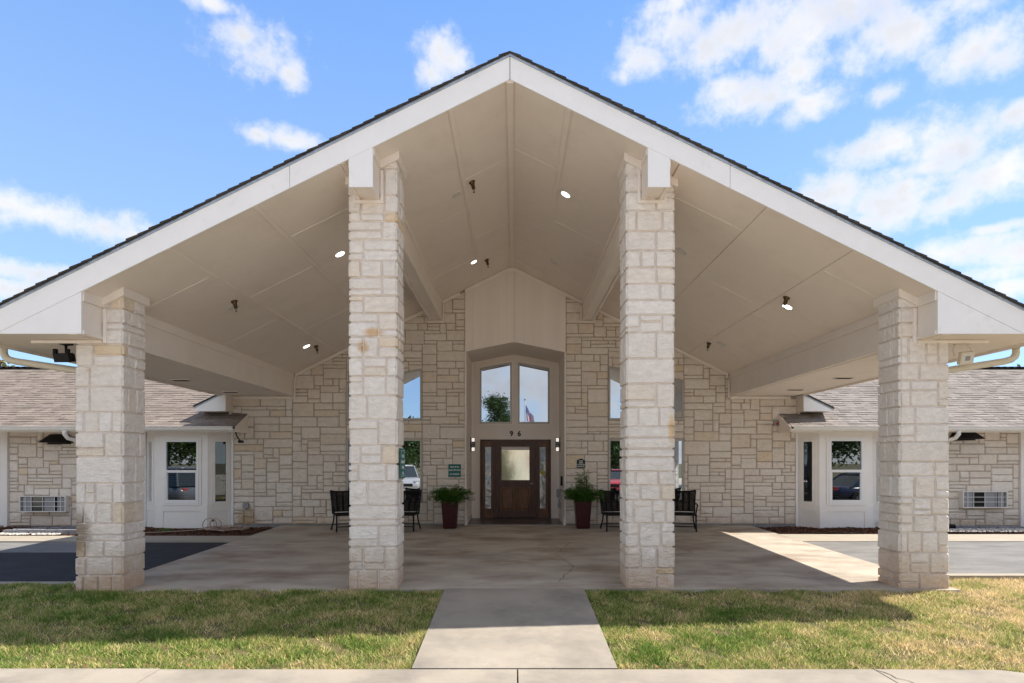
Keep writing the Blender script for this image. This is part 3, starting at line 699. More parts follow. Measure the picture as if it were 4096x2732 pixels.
# ================================================================ stone columns
def rock_block(x0,x1,y0,y1,z0,z1, r, out=(1,1,1,1), proud=0.014, zclip=None):
    """block stone; out = which of (-x,+x,-y,+y) sides are exposed and bulge"""
    def coords(a, b, n_mid):
        L = b-a; e = min(0.012, L*0.15)
        mids = [a+L*(k+1)/(n_mid+1)+r.uniform(-.06,.06)*L for k in range(n_mid)]
        return [a, a+e]+mids+[b-e, b]
    X = coords(x0,x1,2 if x1-x0 > 0.25 else 1); Y = coords(y0,y1,1); Z = coords(z0,z1,1)
    nx, ny, nz_ = len(X), len(Y), len(Z); idx = {}; V = []; F = []
    p = proud*r.uniform(0.5,1.4)
    def vid(i,j,k):
        if (i,j,k) in idx: return idx[(i,j,k)]
        x,y,z = X[i],Y[j],Z[k]
        ex = (i in (0,nx-1)) + (j in (0,ny-1)) + (k in (0,nz_-1))
        pull = 0.0 if ex <= 1 else 1.0
        jit = r.uniform(-0.3,0.45)*proud*0.7
        if i == 0 and out[0]: x -= (p+jit)*(1-0.95*pull)
        if i == nx-1 and out[1]: x += (p+jit)*(1-0.95*pull)
        if j == 0 and out[2]: y -= (p+jit)*(1-0.95*pull)
        if j == ny-1 and out[3]: y += (p+jit)*(1-0.95*pull)
        if ex >= 2:
            q_ = 0.014
            if k == 0: z += r.uniform(0,q_)
            if k == nz_-1: z -= r.uniform(0,q_)
            if i == 0: x += r.uniform(0,q_)
            if i == nx-1: x -= r.uniform(0,q_)
        if zclip: z = min(z, zclip(x))
        idx[(i,j,k)] = len(V); V.append((x,y,z)); return idx[(i,j,k)]
    for j in range(ny-1):
        for k in range(nz_-1):
            F.append((vid(0,j,k),vid(0,j,k+1),vid(0,j+1,k+1),vid(0,j+1,k)))
            F.append((vid(nx-1,j,k),vid(nx-1,j+1,k),vid(nx-1,j+1,k+1),vid(nx-1,j,k+1)))
    for i in range(nx-1):
        for k in range(nz_-1):
            F.append((vid(i,0,k),vid(i+1,0,k),vid(i+1,0,k+1),vid(i,0,k+1)))
            if out[3]: F.append((vid(i,ny-1,k),vid(i,ny-1,k+1),vid(i+1,ny-1,k+1),vid(i+1,ny-1,k)))
    for i in range(nx-1):
        for j in range(ny-1):
            F.append((vid(i,j,0),vid(i,j+1,0),vid(i+1,j+1,0),vid(i+1,j,0)))
            F.append((vid(i,j,nz_-1),vid(i+1,j,nz_-1),vid(i+1,j+1,nz_-1),vid(i,j+1,nz_-1)))
    return V, F
def stone_column(label, x0, x1, zb, seed):
    r = random.Random(seed)
    y0, y1 = DC, DC+0.46
    root = thing('stone_column', label, 'column', ((x0+x1)/2, (y0+y1)/2, zb), group='four stone columns that carry the canopy')
    I = 0.013
    zt = lambda x: ceil_z(x)-0.03
    xm = min(max(PX,x0+I),x1-I)
    mk('mortar_core', MB().prism([(x0+I,zb),(x1-I,zb),(x1-I,zt(x1)),(x0+I,zt(x0))], y0+I, y1-I), MT['col_mortar'], root)
    z = zb; W = x1-x0; J = 0.008
    ztop = max(zt(x0), zt(x1))
    def put(a,b,c,d,e,f,out):
        if e >= max(zt(a),zt(b))-0.03: return
        mk('stone', MB().add(*rock_block(a,b,c,d,e,f,r,out,0.013,zt)), MT['col_stone'], root)
    while z < ztop:
        h = r.uniform(0.17,0.34)
        pat = r.choice([1,2,2,2,3,3,3,4]) if h > 0.2 else r.choice([1,1,2,2,3])
        if pat == 4: h = max(h,0.26)
        fr = {1:[1], 2: [r.choice([0.3,0.38,0.62,0.7])], 3: None, 4: None}[pat]
        if pat == 1: cuts = [0,1]
        elif pat == 2: cuts = [0,fr[0],1]
        elif pat == 3: cuts = [0, r.uniform(0.17,0.3), r.uniform(0.6,0.8), 1]
        else: cuts = [0, r.uniform(0.13,0.2), r.uniform(0.42,0.55), r.uniform(0.76,0.86), 1]
        sideL = []; sideR = []
        for k in range(len(cuts)-1):
            a, b = x0+W*cuts[k], x0+W*cuts[k+1]
            segs = [(z, z+h)]
            if h > 0.22 and r.random() < 0.40:
                s = z+h*r.choice([0.3,0.35,0.5,0.62,0.7]); segs = [(z,s),(s,z+h)]
            for (c, d) in segs:
                left, right = (k == 0), (k == len(cuts)-2)
                dep = r.choice([0.10,0.16,0.24,0.46]) if (left or right) else 0.14
                if left and right: dep = r.choice([0.10,0.16,0.24])
                ya, yb = y0, y0+dep
                put(a+J*(0 if left else 1), b-J*(0 if right else 1), ya, min(yb,y1)-J*0.5, c+J, d-J*0.4, (left, right, True, dep > 0.4))
                if left: sideL.append((c,d,dep,b-a))
                if right: sideR.append((c,d,dep,b-a))
        for S, lft in ((sideL,True),(sideR,False)):
            for (c,d,dep,wid) in S:
                ya = y0+dep
                if y1-ya < 0.05: continue
                if y1-ya > 0.25 and r.random() < 0.5: ycuts = [ya, ya+(y1-ya)*r.uniform(0.35,0.65), y1]
                else: ycuts = [ya, y1]
                for q in range(len(ycuts)-1):
                    last = q == len(ycuts)-2
                    ww = r.uniform(0.2,0.29)
                    if lft: put(x0, x0+ww, ycuts[q]+J, ycuts[q+1]-(0 if last else J*0.5), c+J, d-J*0.4, (True,False,False,last))
                    else: put(x1-ww, x1, ycuts[q]+J, ycuts[q+1]-(0 if last else J*0.5), c+J, d-J*0.4, (False,True,False,last))
        z += h
    # sloping collar under the ceiling
    t = 0.045; hgt = 0.085
    def collar(a, b, ya, yb):
        mk('cap_trim', MB().prism([(a,ceil_z(a)-hgt-0.02),(b,ceil_z(b)-hgt-0.02),(b,ceil_z(b)-0.004),(a,ceil_z(a)-0.004)], ya, yb), MT['trim_paint'], root)
    collar(x0-t, x1+t, y0-t, y0-0.004); collar(x0-t, x1+t, y1+0.016, y1+t)
    collar(x0-t, x0-0.016, y0-0.004, y1+0.016); collar(x1+0.016, x1+t, y0-0.004, y1+0.016)
    return root
COLS = [('outer left stone column with rain-stained lower stones beside the dark asphalt', -5.61,-5.02,-0.19,11),
        ('inner left stone column with two rust-spotted stones and a green sign on its side', -2.105,-1.51,-0.14,27),
        ('inner right stone column with one ochre stone at its right edge, near the red planter', 1.45,2.045,-0.10,35),
        ('outer right stone column beside the sunlit grass and grey asphalt', 4.95,5.566,-0.14,44)]
for c in COLS: stone_column(*c)

# ================================================================ entrance canopy
can = thing('entrance_canopy', 'large white gabled canopy roof with beige boarded ceiling over the entrance drive', 'canopy', (PX, 10.8, 3.0))
def slopepoly(xa, xb, lo, hi):       # band between two heights below/above the ceiling line
    a = [(xa, lo(xa)), (xb, lo(xb)), (xb, hi(xb)), (xa, hi(xa))]
    return a
fz_lo = lambda x: 6.188-SL*abs(x-PX); fz_hi = lambda x: 6.463-SL*abs(x-PX)
FY0, FY1 = DF, DF+0.022
for sgn in (-1, 1):
    j1 = PX + sgn*2.68; g_ = 0.004
    e_in, e_out = PX+sgn*g_, j1-sgn*0.003
    mk('fascia_board', MB().prism(slopepoly(min(e_in,e_out),max(e_in,e_out),fz_lo,fz_hi), FY0, FY1), MT['white_paint'], can)
    far = EL if sgn < 0 else ER
    # outer board ends where its lower edge meets the level soffit
    xl = PX+sgn*(6.188-SOF)/SL
    a = j1+sgn*0.003
    p = [(a,fz_lo(a)),(xl,SOF),(far,SOF),(far,fz_hi(far)),(a,fz_hi(a))]
    if sgn < 0: p = p[::-1]
    mk('fascia_board', MB().prism(p, FY0, FY1), MT['white_paint'], can)
    # level box end under the outer board
    bi = BL if sgn < 0 else BR
    p = [(bi,SOF),(bi,fz_lo(bi)-0.003),(xl+sgn*-0.008,SOF)]
    p = [(bi,SOF),(bi,fz_lo(bi)-0.003),(xl-sgn*0.006,SOF)]
    if sgn > 0: p = p[::-1]
    mk('box_end_board', MB().prism(p, FY0+0.003, FY1), MT['white_paint'], can)
    # drip edge, shingle courses
    mk('drip_edge', MB().prism(slopepoly(*sorted((PX, far+sgn*0.04)), lambda x: fz_hi(x)+0.001, lambda x: fz_hi(x)+0.034), FY0-0.012, FY1), MT['galv'], can)
    n = 50; x = far+sgn*0.06; step = (abs(far-PX)+0.06)/n
    rr = random.Random(5+sgn)
    for k in range(n):
        xa = far+sgn*0.06-sgn*step*k; xb = xa-sgn*step*1.5
        if sgn*(xb-PX) < 0: xb = PX
        za, zb_ = fz_hi(xa)+0.036, fz_hi(xb)+0.036
        t0 = 0.030+rr.uniform(-0.004,0.004)
        p = [(xa,za+0.004),(xb,zb_),(xb,zb_+0.010),(xa,za+t0)]
        if sgn > 0: p = p[::-1]
        mk('shingle_course', MB().prism(p, FY0-0.03-rr.uniform(0,0.012), 14.2), MT['shade_dark_shingle'], can)
    # roof body between ceiling and shingles
    deckp = [(PX,ceil_z(PX)+0.014),(PX,fz_hi(PX)+0.035),(far,fz_hi(far)+0.035),(far,SOF+0.016),(bi+sgn*0.024,SOF+0.016),(bi+sgn*0.024,ceil_z(bi+sgn*0.024)+0.014)]
    if sgn < 0: deckp = [deckp[i] for i in (0,1,2,3,4,5)]
    else: deckp = deckp[::-1]
    mk('roof_deck', MB().prism(deckp, FY1+0.001, 14.40), MT['deck'], can)
    # boarded ceiling: panels with joints
    xs = [0.0, 0.72, 2.07, 3.14, 4.20, abs((BL if sgn < 0 else BR)-PX)]
    offs = [9.2, 10.2, 8.4, 9.55, 8.4]
    for k in range(5):
        xa, xb = PX+sgn*(xs[k]+(0.0045 if sgn > 0 else 0.0065)), PX+sgn*(xs[k+1]-(0.0045 if sgn > 0 else 0.0065))
        ys = [FY1+0.002]; y = offs[k] if sgn < 0 else offs[k]+(0.5 if k % 2 else -0.3)
        while y < DW-0.1: ys.append(y); y += 2.44
        ys.append(DW+0.02)
        for q in range(len(ys)-1):
            a, b = sorted((xa, xb))
            sag = rr.uniform(-0.0015,0.0015)
            mk('ceiling_panel', MB().prism(slopepoly(a,b,lambda x: ceil_z(x)+sag,lambda x: ceil_z(x)+0.012), ys[q]+0.003, ys[q+1]-0.003), MT['cream_paint'], can)
            if q < len(ys)-2:
                mk('ceiling_joint_strip', MB().prism(slopepoly(a,b,lambda x: ceil_z(x)-0.008,lambda x: ceil_z(x)-0.0017), ys[q+1]-0.014, ys[q+1]+0.014), MT['trim_paint'], can)
    for k in (1,2,3,4):
        c = PX+sgn*xs[k]; a, b = sorted((c-0.030+0.036*(k>1), c+0.030+0.030*(k>1)))
        if sgn > 0 and k in (3,4): continue
        mk('batten', MB().prism(slopepoly(a,b,lambda x: ceil_z(x)-0.016,lambda x: ceil_z(x)-0.0018), FY1+0.002, DW), MT['cream_paint'], can)
    # outer beam: inner face, batten, soffit, eave board, gutter
    t = 0.022; bi2 = bi+sgn*t
    a, b = sorted((bi, bi2))
    mk('beam_side', MB().box(a, b, FY1+0.001, DW-0.02, SOF, ceil_z(bi)+0.005), MT['trim_paint'], can)
    a, b = sorted((bi-sgn*0.020, bi-sgn*0.001))
    mk('beam_batten', MB().prism([(a,ceil_z(bi)-0.12),(b,ceil_z(bi)-0.12),(b,ceil_z(b)-0.002),(a,ceil_z(a)-0.002)], FY1+0.003, DW-0.03), MT['trim_paint'], can)
    mk('beam_lower_strip', MB().box(a, b, FY1+0.003, DW-0.03, SOF-0.001, SOF+0.045), MT['trim_paint'], can)
    eo = far-sgn*0.02
    for (ya, yb) in ((FY1+0.001,9.74),(9.745,12.18),(12.185,DW-0.02)):
        a, b = sorted((bi2+sgn*0.001, eo))
        mk('soffit_panel', MB().box(a, b, ya, yb, SOF+0.001, SOF+0.013), MT['cream_paint'], can)
    a, b = sorted((bi+sgn*0.10, bi+sgn*0.13))
    mk('soffit_batten', MB().box(a-0.03, b+0.03, FY1+0.003, DW-0.05, SOF-0.008, SOF+0.0005), MT['cream_paint'], can)
    a, b = sorted((eo+sgn*0.001, far+sgn*0.005))
    mk('eave_board', MB().box(a, b, FY1+0.001, 13.93, SOF-0.035, fz_hi(far)), MT['trim_paint'], can)
    # eave gutter
    gx = far+sgn*0.006
    prof = [(0,0.0),(0.085,0.0),(0.115,0.035),(0.125,0.10),(0.118,0.10),(0.108,0.04),(0.08,0.006),(0.006,0.006),(0.006,0.10),(0,0.10)]
    p = [(gx+sgn*u, SOF-0.02+v) for u, v in prof]
    if sgn < 0: p = p[::-1]
    mk('gutter', MB().prism(p, FY0+0.03, 13.93), MT['gutter_cream'], can)
    # inner beam (boxed, channel underneath) with its stub end towards the front
    ba, bb = (-2.01,-1.72) if sgn < 0 else (1.63,1.90)
    zb_ = 4.875
    mk('beam', MB().prism([(ba,zb_+0.03),(bb,zb_+0.03),(bb,ceil_z(bb)+0.008),(ba,ceil_z(ba)+0.008)], FY0+0.022, DW-0.02), MT['trim_paint'], can)
    for e0, e1 in ((ba,ba+0.045),(bb-0.045,bb)):
        mk('beam_edge_board', MB().box(e0, e1, FY0+0.022, DW-0.02, zb_, zb_+0.029), MT['trim_paint'], can)
    mk('beam_end_board', MB().prism([(ba,zb_),(bb,zb_),(bb,fz_lo(bb)-0.002),(ba,fz_lo(ba)-0.002)], FY0+0.001, FY0+0.021), MT['white_paint'], can)
    for (xx) in (ba-0.014, bb+0.001):
        mk('beam_batten', MB().prism([(xx,ceil_z(xx)-0.10),(xx+0.013,ceil_z(xx)-0.10),(xx+0.013,ceil_z(xx+0.013)-0.002),(xx,ceil_z(xx)-0.002)], FY1+0.003, DW-0.04), MT['trim_paint'], can)
    # collars where the beams meet column and wall
    for y_ in (DC-0.032, DW-0.075):
        mk('beam_collar', MB().box(ba-0.05, ba-0.016, y_, y_+0.028, zb_-0.04, ceil_z(ba)-0.12).box(bb+0.016, bb+0.05, y_, y_+0.028, zb_-0.04, ceil_z(bb)-0.12).box(ba-0.016, bb+0.016, y_, y_+0.028, zb_-0.04, zb_-0.002), MT['trim_paint'], can)
    a, b = sorted((bi-sgn*0.06, bi-sgn*0.022))
    for y_ in (DC-0.032, DW-0.075):
        mk('beam_collar', MB().box(a, b, y_, y_+0.028, SOF-0.04, ceil_z(bi)-0.13), MT['trim_paint'], can)
    a, b = sorted((bi, bi+sgn*0.9))
    mk('beam_collar', MB().box(a, b, DC-0.032, DC-0.004, SOF-0.045, SOF-0.009), MT['trim_paint'], can)
    # trim board along the ceiling on the stone wall
    a, b = sorted((PX+sgn*1.24, bi-sgn*0.05))
    mk('ceiling_trim', MB().prism(slopepoly(a,b,lambda x: ceil_z(x)-0.085,lambda x: ceil_z(x)-0.011), DW-0.055, DW-0.03), MT['trim_paint'], can)
    a, b = sorted((bi+sgn*0.001, far-sgn*0.12))
    mk('ceiling_trim', MB().box(a, b, DW-0.055, DW-0.03, SOF-0.075, SOF-0.009), MT['trim_paint'], can)
mk('ridge_batten', MB().prism([(PX-0.043,CZ0-0.044),(PX+0.043,CZ0-0.044),(PX+0.043,CZ0-0.005),(PX-0.043,CZ0-0.005)], FY1+0.003, DW-0.03), MT['cream_paint'], can)
# soffit vents
for (x, y) in ((-6.36,11.45),(-6.33,13.4),(6.12,11.14),(6.09,12.96)):
    f = box('soffit_vent', x-0.17, x+0.17, y-0.085, y+0.085, SOF-0.014, SOF+0.0005, MT['trim_paint'], can)
    mb = MB()
    for k in range(7): mb.box(x-0.145, x+0.145, y-0.066+k*0.019, y-0.050+k*0.019, SOF-0.020, SOF-0.0145)
    mk('vent_slot', mb, MT['dark'], f)

# things fixed to the ceiling
def ceil_pt(u, v):
    """where the line of sight through (u,v) of the 2351 px view meets the ceiling plane"""
    k = 1/1377.56; ou, ov = (u-1180)*k, (1059-v)*k
    s = 1 if ou > 0 else -1
    D = (CZ0+SL*s*PX-CAM_H)/(ov+SL*abs(ou))
    return Vector((ou*D, D, CAM_H+ov*D)), Vector((-s*SL,0,-1)).normalized()   # point, downward normal
LG = 'recessed downlights in the canopy ceiling'
lights = [((780,583),1,'lit recessed downlight just left of the inner left column'), ((1088,601),1,'lit recessed downlight nearest the ceiling ridge above the door'),
 ((703,795),1,'lit recessed downlight low over the left beam near the stone wall'), ((1299,446),1,'lit recessed downlight high on the right ceiling slope beside the ridge'),
 ((1808,704),1,'lit recessed downlight low on the right ceiling slope near the outer column'), ((1049,447),0,'unlit recessed downlight high on the left ceiling slope beside the ridge'),
 ((1271,601),0,'unlit recessed downlight right of the ridge near the gable panel'), ((1566,577),0,'unlit recessed downlight just right of the inner right column'),
 ((536,706),0,'unlit recessed downlight behind the sprinkler on the left ceiling slope'), ((1655,791),0,'unlit recessed downlight low on the right slope near the stone wall')]
for (u, v), on, lb in lights:
    p, nrm = ceil_pt(u, v); t = thing('downlight', lb, 'downlight', tuple(p), group=LG)
    mk('trim_ring', MB().lathe([(0.075,0.0),(0.098,0.0),(0.100,0.004),(0.094,0.012),(0.080,0.014),(0.076,0.010)], p, nrm, 28, False), MT['lens_off'], t, smooth=False)
    mk('lens', MB().lathe([(0.0001,0.0085),(0.079,0.008),(0.080,0.006)], p, nrm, 28), MT['lamp_on'] if on else MT['lens_off'], t)
SG = 'bronze fire sprinklers in the canopy ceiling'
for (u, v), lb in (((1083,418),'bronze pendent sprinkler highest on the left slope beside the ridge'), ((1117,597),'bronze pendent sprinkler above the gable panel beside the lit downlight'), ((537,692),'bronze pendent sprinkler over an unlit downlight on the left slope'),
     ((725,795),'bronze pendent sprinkler near the top of the left stone wall'), ((1806,684),'bronze pendent sprinkler over the lit downlight on the right slope'), ((1628,788),'bronze pendent sprinkler near the top of the right stone wall')):
    p, nrm = ceil_pt(u, v); t = thing('sprinkler', lb, 'sprinkler', tuple(p), group=SG)
    a = (nrm*0.6+Vector((0,0,-1))*0.4).normalized()
    mk('canopy_bell', MB().lathe([(0.053,-0.003),(0.056,0.004),(0.044,0.018),(0.032,0.042),(0.028,0.072),(0.030,0.10),(0.023,0.115),(0.011,0.12)], p, a, 16), MT['bronze'], t, smooth=True)
    q = p+a*0.12
    mk('frame_arms', MB().tube([q, q+Vector((0.016,0,-0.018)), q+Vector((0.0,0,-0.045))], 0.004, 6).tube([q, q+Vector((-0.016,0,-0.018)), q+Vector((0,0,-0.045))], 0.004, 6), MT['bronze'], t)
    mk('deflector', MB().lathe([(0.019,0),(0.019,0.004)], q+Vector((0,0,-0.048)), (0,0,-1), 12), MT['bronze'], t)

# thin cracks in the concrete and a few fallen leaves
def crack(pts, zf, m, w=0.004, seed=1):
    r = random.Random(seed); P = []
    for i in range(len(pts)-1):
        (a,b),(c,d) = pts[i], pts[i+1]; n = 8
        for k in range(n): t = k/n; P.append((a+(c-a)*t+r.uniform(-.02,.02), b+(d-b)*t+r.uniform(-.02,.02)))
    P.append(pts[-1]); mb = MB(); vs = []; fs = []
    for i, (x,y) in enumerate(P):
        ww = w*r.uniform(0.4,1.3); q = P[min(i+1,len(P)-1)]; p = P[max(i-1,0)]; d = Vector((q[0]-p[0],q[1]-p[1])).normalized()
        vs += [(x-d.y*ww,y+d.x*ww,zf(x,y)+0.004),(x+d.y*ww,y-d.x*ww,zf(x,y)+0.004)]
    for i in range(len(P)-1): fs.append((2*i,2*i+1,2*i+3,2*i+2))
    return mk('concrete_crack', mb.add(vs,fs), m, kind='structure')
crack([(3.2,8.55),(3.9,8.4),(4.3,8.1),(4.5,7.9)], slab_z, MT['dark'], 0.005, 2)
crack([(0.6,8.0),(0.9,9.1),(0.7,10.2),(1.1,11.6)], slab_z, MT['deck'], 0.004, 3)
crack([(-5.3,10.9),(-4.7,11.0),(-3.9,10.8)], slab_z, MT['deck'], 0.005, 4)
crack([(2.4,9.9),(3.1,10.4),(3.0,11.2)], slab_z, MT['deck'], 0.005, 6)
crack([(3.07,5.08),(3.25,4.6),(3.3,4.0)], lambda x,y: -0.236, MT['dark'], 0.004, 5)
lm = MB(); r = random.Random(77)
for _ in range(150):
    x = r.choice([r.uniform(-6,-0.9), r.uniform(0.9,7)]); y = r.choice([r.uniform(5.15,7.5), r.uniform(5.13,5.25)])
    q = r.uniform(0,6.28); s_ = r.uniform(0.012,0.026); a = Vector((math.cos(q),math.sin(q),r.uniform(-.2,.5)))*s_; b = Vector((-math.sin(q),math.cos(q),r.uniform(-.3,.3)))*s_*0.55; p = Vector((x,y,lawn_z(x,y)+0.035))
    lm.add([p-a,p-b,p+a,p+b], [(0,1,2,3)])
tag(mk('fallen_leaves', lm, leaf_mat('dry_leaf', (0.30,0.12,0.05), (0.42,0.30,0.16), 0.2)), 'small dry reddish leaves scattered over the mown lawn', 'leaves', kind='stuff')
# ================================================================ stone walls either side of the entrance
def window_unit(parent, x0, x1, z0, zl, zr, y=DW, mull=True):
    """aluminium window; top may slope from zl to zr"""
    w = 0.045
    top = lambda x: zl+(zr-zl)*(x-x0)/(x1-x0)
    fr = MB().box(x0,x0+w,y-0.045,y-0.002,z0,zl).box(x1-w,x1,y-0.045,y-0.002,z0,zr)
    fr.prism([(x0+w,z0),(x1-w,z0),(x1-w,z0+w),(x0+w,z0+w)], y-0.044, y-0.003)
    fr.prism([(x0+w,top(x0+w)-w),(x1-w,top(x1-w)-w),(x1-w,top(x1-w)),(x0+w,top(x0+w))], y-0.044, y-0.003)
    xm = (x0+x1)/2
    if mull: fr.prism([(xm-0.03,z0+w),(xm+0.03,z0+w),(xm+0.03,top(xm+0.03)-w),(xm-0.03,top(xm-0.03)-w)], y-0.044, y-0.003)
    win = mk('window', fr, MT['alu'], parent)
    spans = [(x0+w,xm-0.03),(xm+0.03,x1-w)] if mull else [(x0+w,x1-w)]
    for a, b in spans:
        mk('pane', MB().prism([(a,z0+w),(b,z0+w),(b,top(b)-w),(a,top(a)-w)], y-0.018, y-0.010), MT['glass'], win)
    return win
for sgn, lb in ((-1,'cream limestone wall between the left bay window and the entrance alcove'), (1,'cream limestone wall between the entrance alcove and the right bay window')):
    xo = -6.745 if sgn < 0 else 6.77; xi = -1.17 if sgn < 0 else 1.235; bi = BL if sgn < 0 else BR
    wx0, wx1 = (-4.01,-2.20) if sgn < 0 else (2.255,4.06)
    root = thing('stone_wall', lb, 'wall', ((xo+xi)/2, DW, 0))
    p = [(xi,-0.2),(xo,-0.2),(xo,3.15),(bi,3.15),(bi,ceil_z(bi)+0.01),(xi,ceil_z(xi)+0.01)]
    if sgn < 0: p = p[::-1]
    mk('mortar_backing', MB().prism(p, DW, DW+0.25), MT['mortar'], root)
    mk('foundation_strip', MB().box(min(xo,xi),max(xo,xi),DW-0.03,DW-0.001,-0.2,0.035), MT['foundation'], root)
    zlo_in, zlo_out = 3.745, 3.43           # sloping heads of the upper windows
    zl_, zr_ = (zlo_out, zlo_in) if sgn < 0 else (3.80, 3.47)
    def region(x, z, sgn=sgn, bi=bi, wx0=wx0, wx1=wx1, zl_=zl_, zr_=zr_):
        if sgn*(x-bi) > 0.03: return 'low' if z < 3.03 else None
        if wx0 < x < wx1:
            if 0.55 < z < 2.07: return None
            if 2.07 <= z < 2.24: return 'lintel'
            if 2.24 <= z < 2.42: return 'mid'
            if 2.42 <= z < 2.515: return 'sill'
            if 2.515 <= z < 4.0:
                t = zl_+(zr_-zl_)*(x-wx0)/(wx1-wx0)
                return 'over' if z > t-0.06 else None
        return 'top'
    s_ = (zr_-zl_)/(wx1-wx0)
    clips = {'top': roof_clips(0.06), 'lintel': (), 'low': [(0,1,3.03)], 'sill': (), 'mid': (), 'over': roof_clips(0.06)+[(s_,-1,-(zl_-s_*wx0)-0.004)]}
    r = random.Random(21+sgn)
    a, b = sorted((xo, xi))
    lay = ashlar(a, b, 0.03, ceil_z(xi)+0.1, region, r, (wx0,wx1,bi+sgn*0.03), (0.55,2.07,2.24,2.42,2.515,3.03))
    build_stones(root, lay, clips, DW, MT['wall_stone'], r, 298)
    window_unit(root, wx0, wx1, 0.555, 2.065, 2.065)
    window_unit(root, wx0, wx1, 2.52, zl_, zr_)
    e = xo+sgn*0.0
    mk('corner_trim', MB().box(*sorted((e, e+sgn*0.05)), DW-0.06, DW+0.2, 2.30, 3.08), MT['trim_paint'], root)
    mk('return_wall', MB().box(*sorted((e-sgn*0.1, e)), DW+0.26, DW+6, -0.2, 3.1), MT['mortar'], root)

# ================================================================ entrance building: alcove, gable panel, windows, door
eb = thing('entrance_building', 'recessed entrance alcove with beige siding, two angled upper windows and a dark wooden door', 'building', (0, DD, 0))
XL, XR, XC = -1.14, 1.205, 0.0
# main roof behind the canopy with its white boxed return at both eaves
for sgn in (-1, 1):
    eo = -7.42 if sgn < 0 else 7.40; ei = -6.745 if sgn < 0 else 6.77
    tz = lambda x: fz_hi(x)
    p = [(PX,tz(PX)-0.25),(PX,tz(PX)+0.02),(sgn*6.76,tz(sgn*6.76)+0.02),(sgn*6.76,tz(sgn*6.76)-0.25)]
    if sgn > 0: p = p[::-1]
    mk('roof', MB().prism(p, 14.41, 24), MT['shade_dark_shingle'], eb)
    p = [(ei-sgn*0.02,2.70),(ei-sgn*0.02,tz(ei)+0.0),(eo,tz(eo)),(eo,2.70)]
    if sgn > 0: p = p[::-1]
    mk('eave_return_board', MB().prism(p, 13.98, 14.0), MT['white_paint'], eb)
    mk('eave_return_box', MB().prism([(q[0]-(0 if abs(q[0]-eo) > 0.01 else 0), q[1]+0.001 if q[1] < 2.8 else q[1]-0.001) for q in p], 14.001, 24), MT['cream_paint'], eb)
    p = [(ei-sgn*0.02,tz(ei)+0.002),(ei-sgn*0.02,tz(ei)+0.045),(eo+sgn*0.05,tz(eo+sgn*0.05)+0.045),(eo+sgn*0.05,tz(eo+sgn*0.05)+0.002)]
    if sgn > 0: p = p[::-1]
    mk('roof_edge', MB().prism(p, 13.955, 24), MT['shade_dark_shingle'], eb)
    mk('roof_edge_flashing', MB().prism([(x_, z_-0.042 if False else z_) for x_, z_ in ([(ei-sgn*0.02,tz(ei)-0.03),(ei-sgn*0.02,tz(ei)+0.001),(eo+sgn*0.04,tz(eo+sgn*0.04)+0.001),(eo+sgn*0.04,tz(eo+sgn*0.04)-0.03)][::(1 if sgn < 0 else -1)])], 13.968, 13.979), MT['galv'], eb)
# gable siding above the alcove: grooved boards with a centre seam
bot = lambda x: 4.385-(0.235/1.17)*abs(x-XC)
nb_ = 12
for k in range(nb_):
    a = XL-0.03+(XR-XL+0.06)*k/nb_; b = XL-0.03+(XR-XL+0.06)*(k+1)/nb_-0.0015
    if a < XC < b:
        cuts_ = [(a,XC-0.002),(XC+0.002,b)]
    else: cuts_ = [(a,b)]
    for (a1,b1) in cuts_:
        if b1-a1 < 0.01: continue
        top_ = [(b1,ceil_z(b1)-0.004),(PX,ceil_z(PX)-0.03),(a1,ceil_z(a1)-0.004)] if a1 < PX < b1 else [(b1,ceil_z(b1)-0.004),(a1,ceil_z(a1)-0.004)]
        mk('siding_board', MB().prism([(a1,bot(a1)),(b1,bot(b1))]+top_, DW-0.04, DW-0.015), MT['siding'], eb)
mk('siding_backing', MB().prism([(XL-0.03,bot(XL)+0.01),(XC,4.40),(XR+0.03,bot(XR)+0.01),(XR+0.03,ceil_z(XR)),(PX,ceil_z(PX)),(XL-0.03,ceil_z(XL))], DW-0.014, DW+0.1), MT['dark'], eb)
for (a,b) in ((XL-0.03,PX-0.003),(PX+0.003,XR+0.03)):
    mk('ceiling_trim', MB().prism(slopepoly(a,b,lambda x: ceil_z(x)-0.10,lambda x: ceil_z(x)-0.011), DW-0.06, DW-0.041), MT['trim_paint'], eb)
# alcove sides, sloping ceiling, corner boards
for sgn, X in ((-1,XL),(1,XR)):
    a, b = sorted((X, X+sgn*0.05))
    mk('alcove_side_wall', MB().box(a, b, DW+0.0, DD+0.02, 0.0, bot(X)+0.3), MT['trim_paint'], eb)
    a, b = sorted((X+sgn*0.001, X+sgn*0.035))
    mk('corner_board', MB().box(a, b, DW-0.045, DW-0.001, 0.0, ceil_z(X)-0.12 if False else bot(X)-0.0), MT['trim_paint'], eb)
    a, b = sorted((X-sgn*0.016, X-sgn*0.001))
    mk('skirting_board', MB().box(a, b, DW+0.02, DD-0.02, 0.012, 0.16), MT['trim_paint'], eb)
    a, b = sorted((XC, X))
    mk('alcove_ceiling', MB().prism(slopepoly(a,b,lambda x: bot(x)+0.012,lambda x: bot(x)+0.03), DW-0.013, DD), MT['cream_paint'], eb)
mk('alcove_ceiling_batten', MB().prism([(XC-0.045,bot(XC)-0.012),(XC+0.045,bot(XC)-0.012),(XC+0.045,bot(XC)+0.002),(XC-0.045,bot(XC)+0.002)], DW+0.05, DD-0.03), MT['cream_paint'], eb)
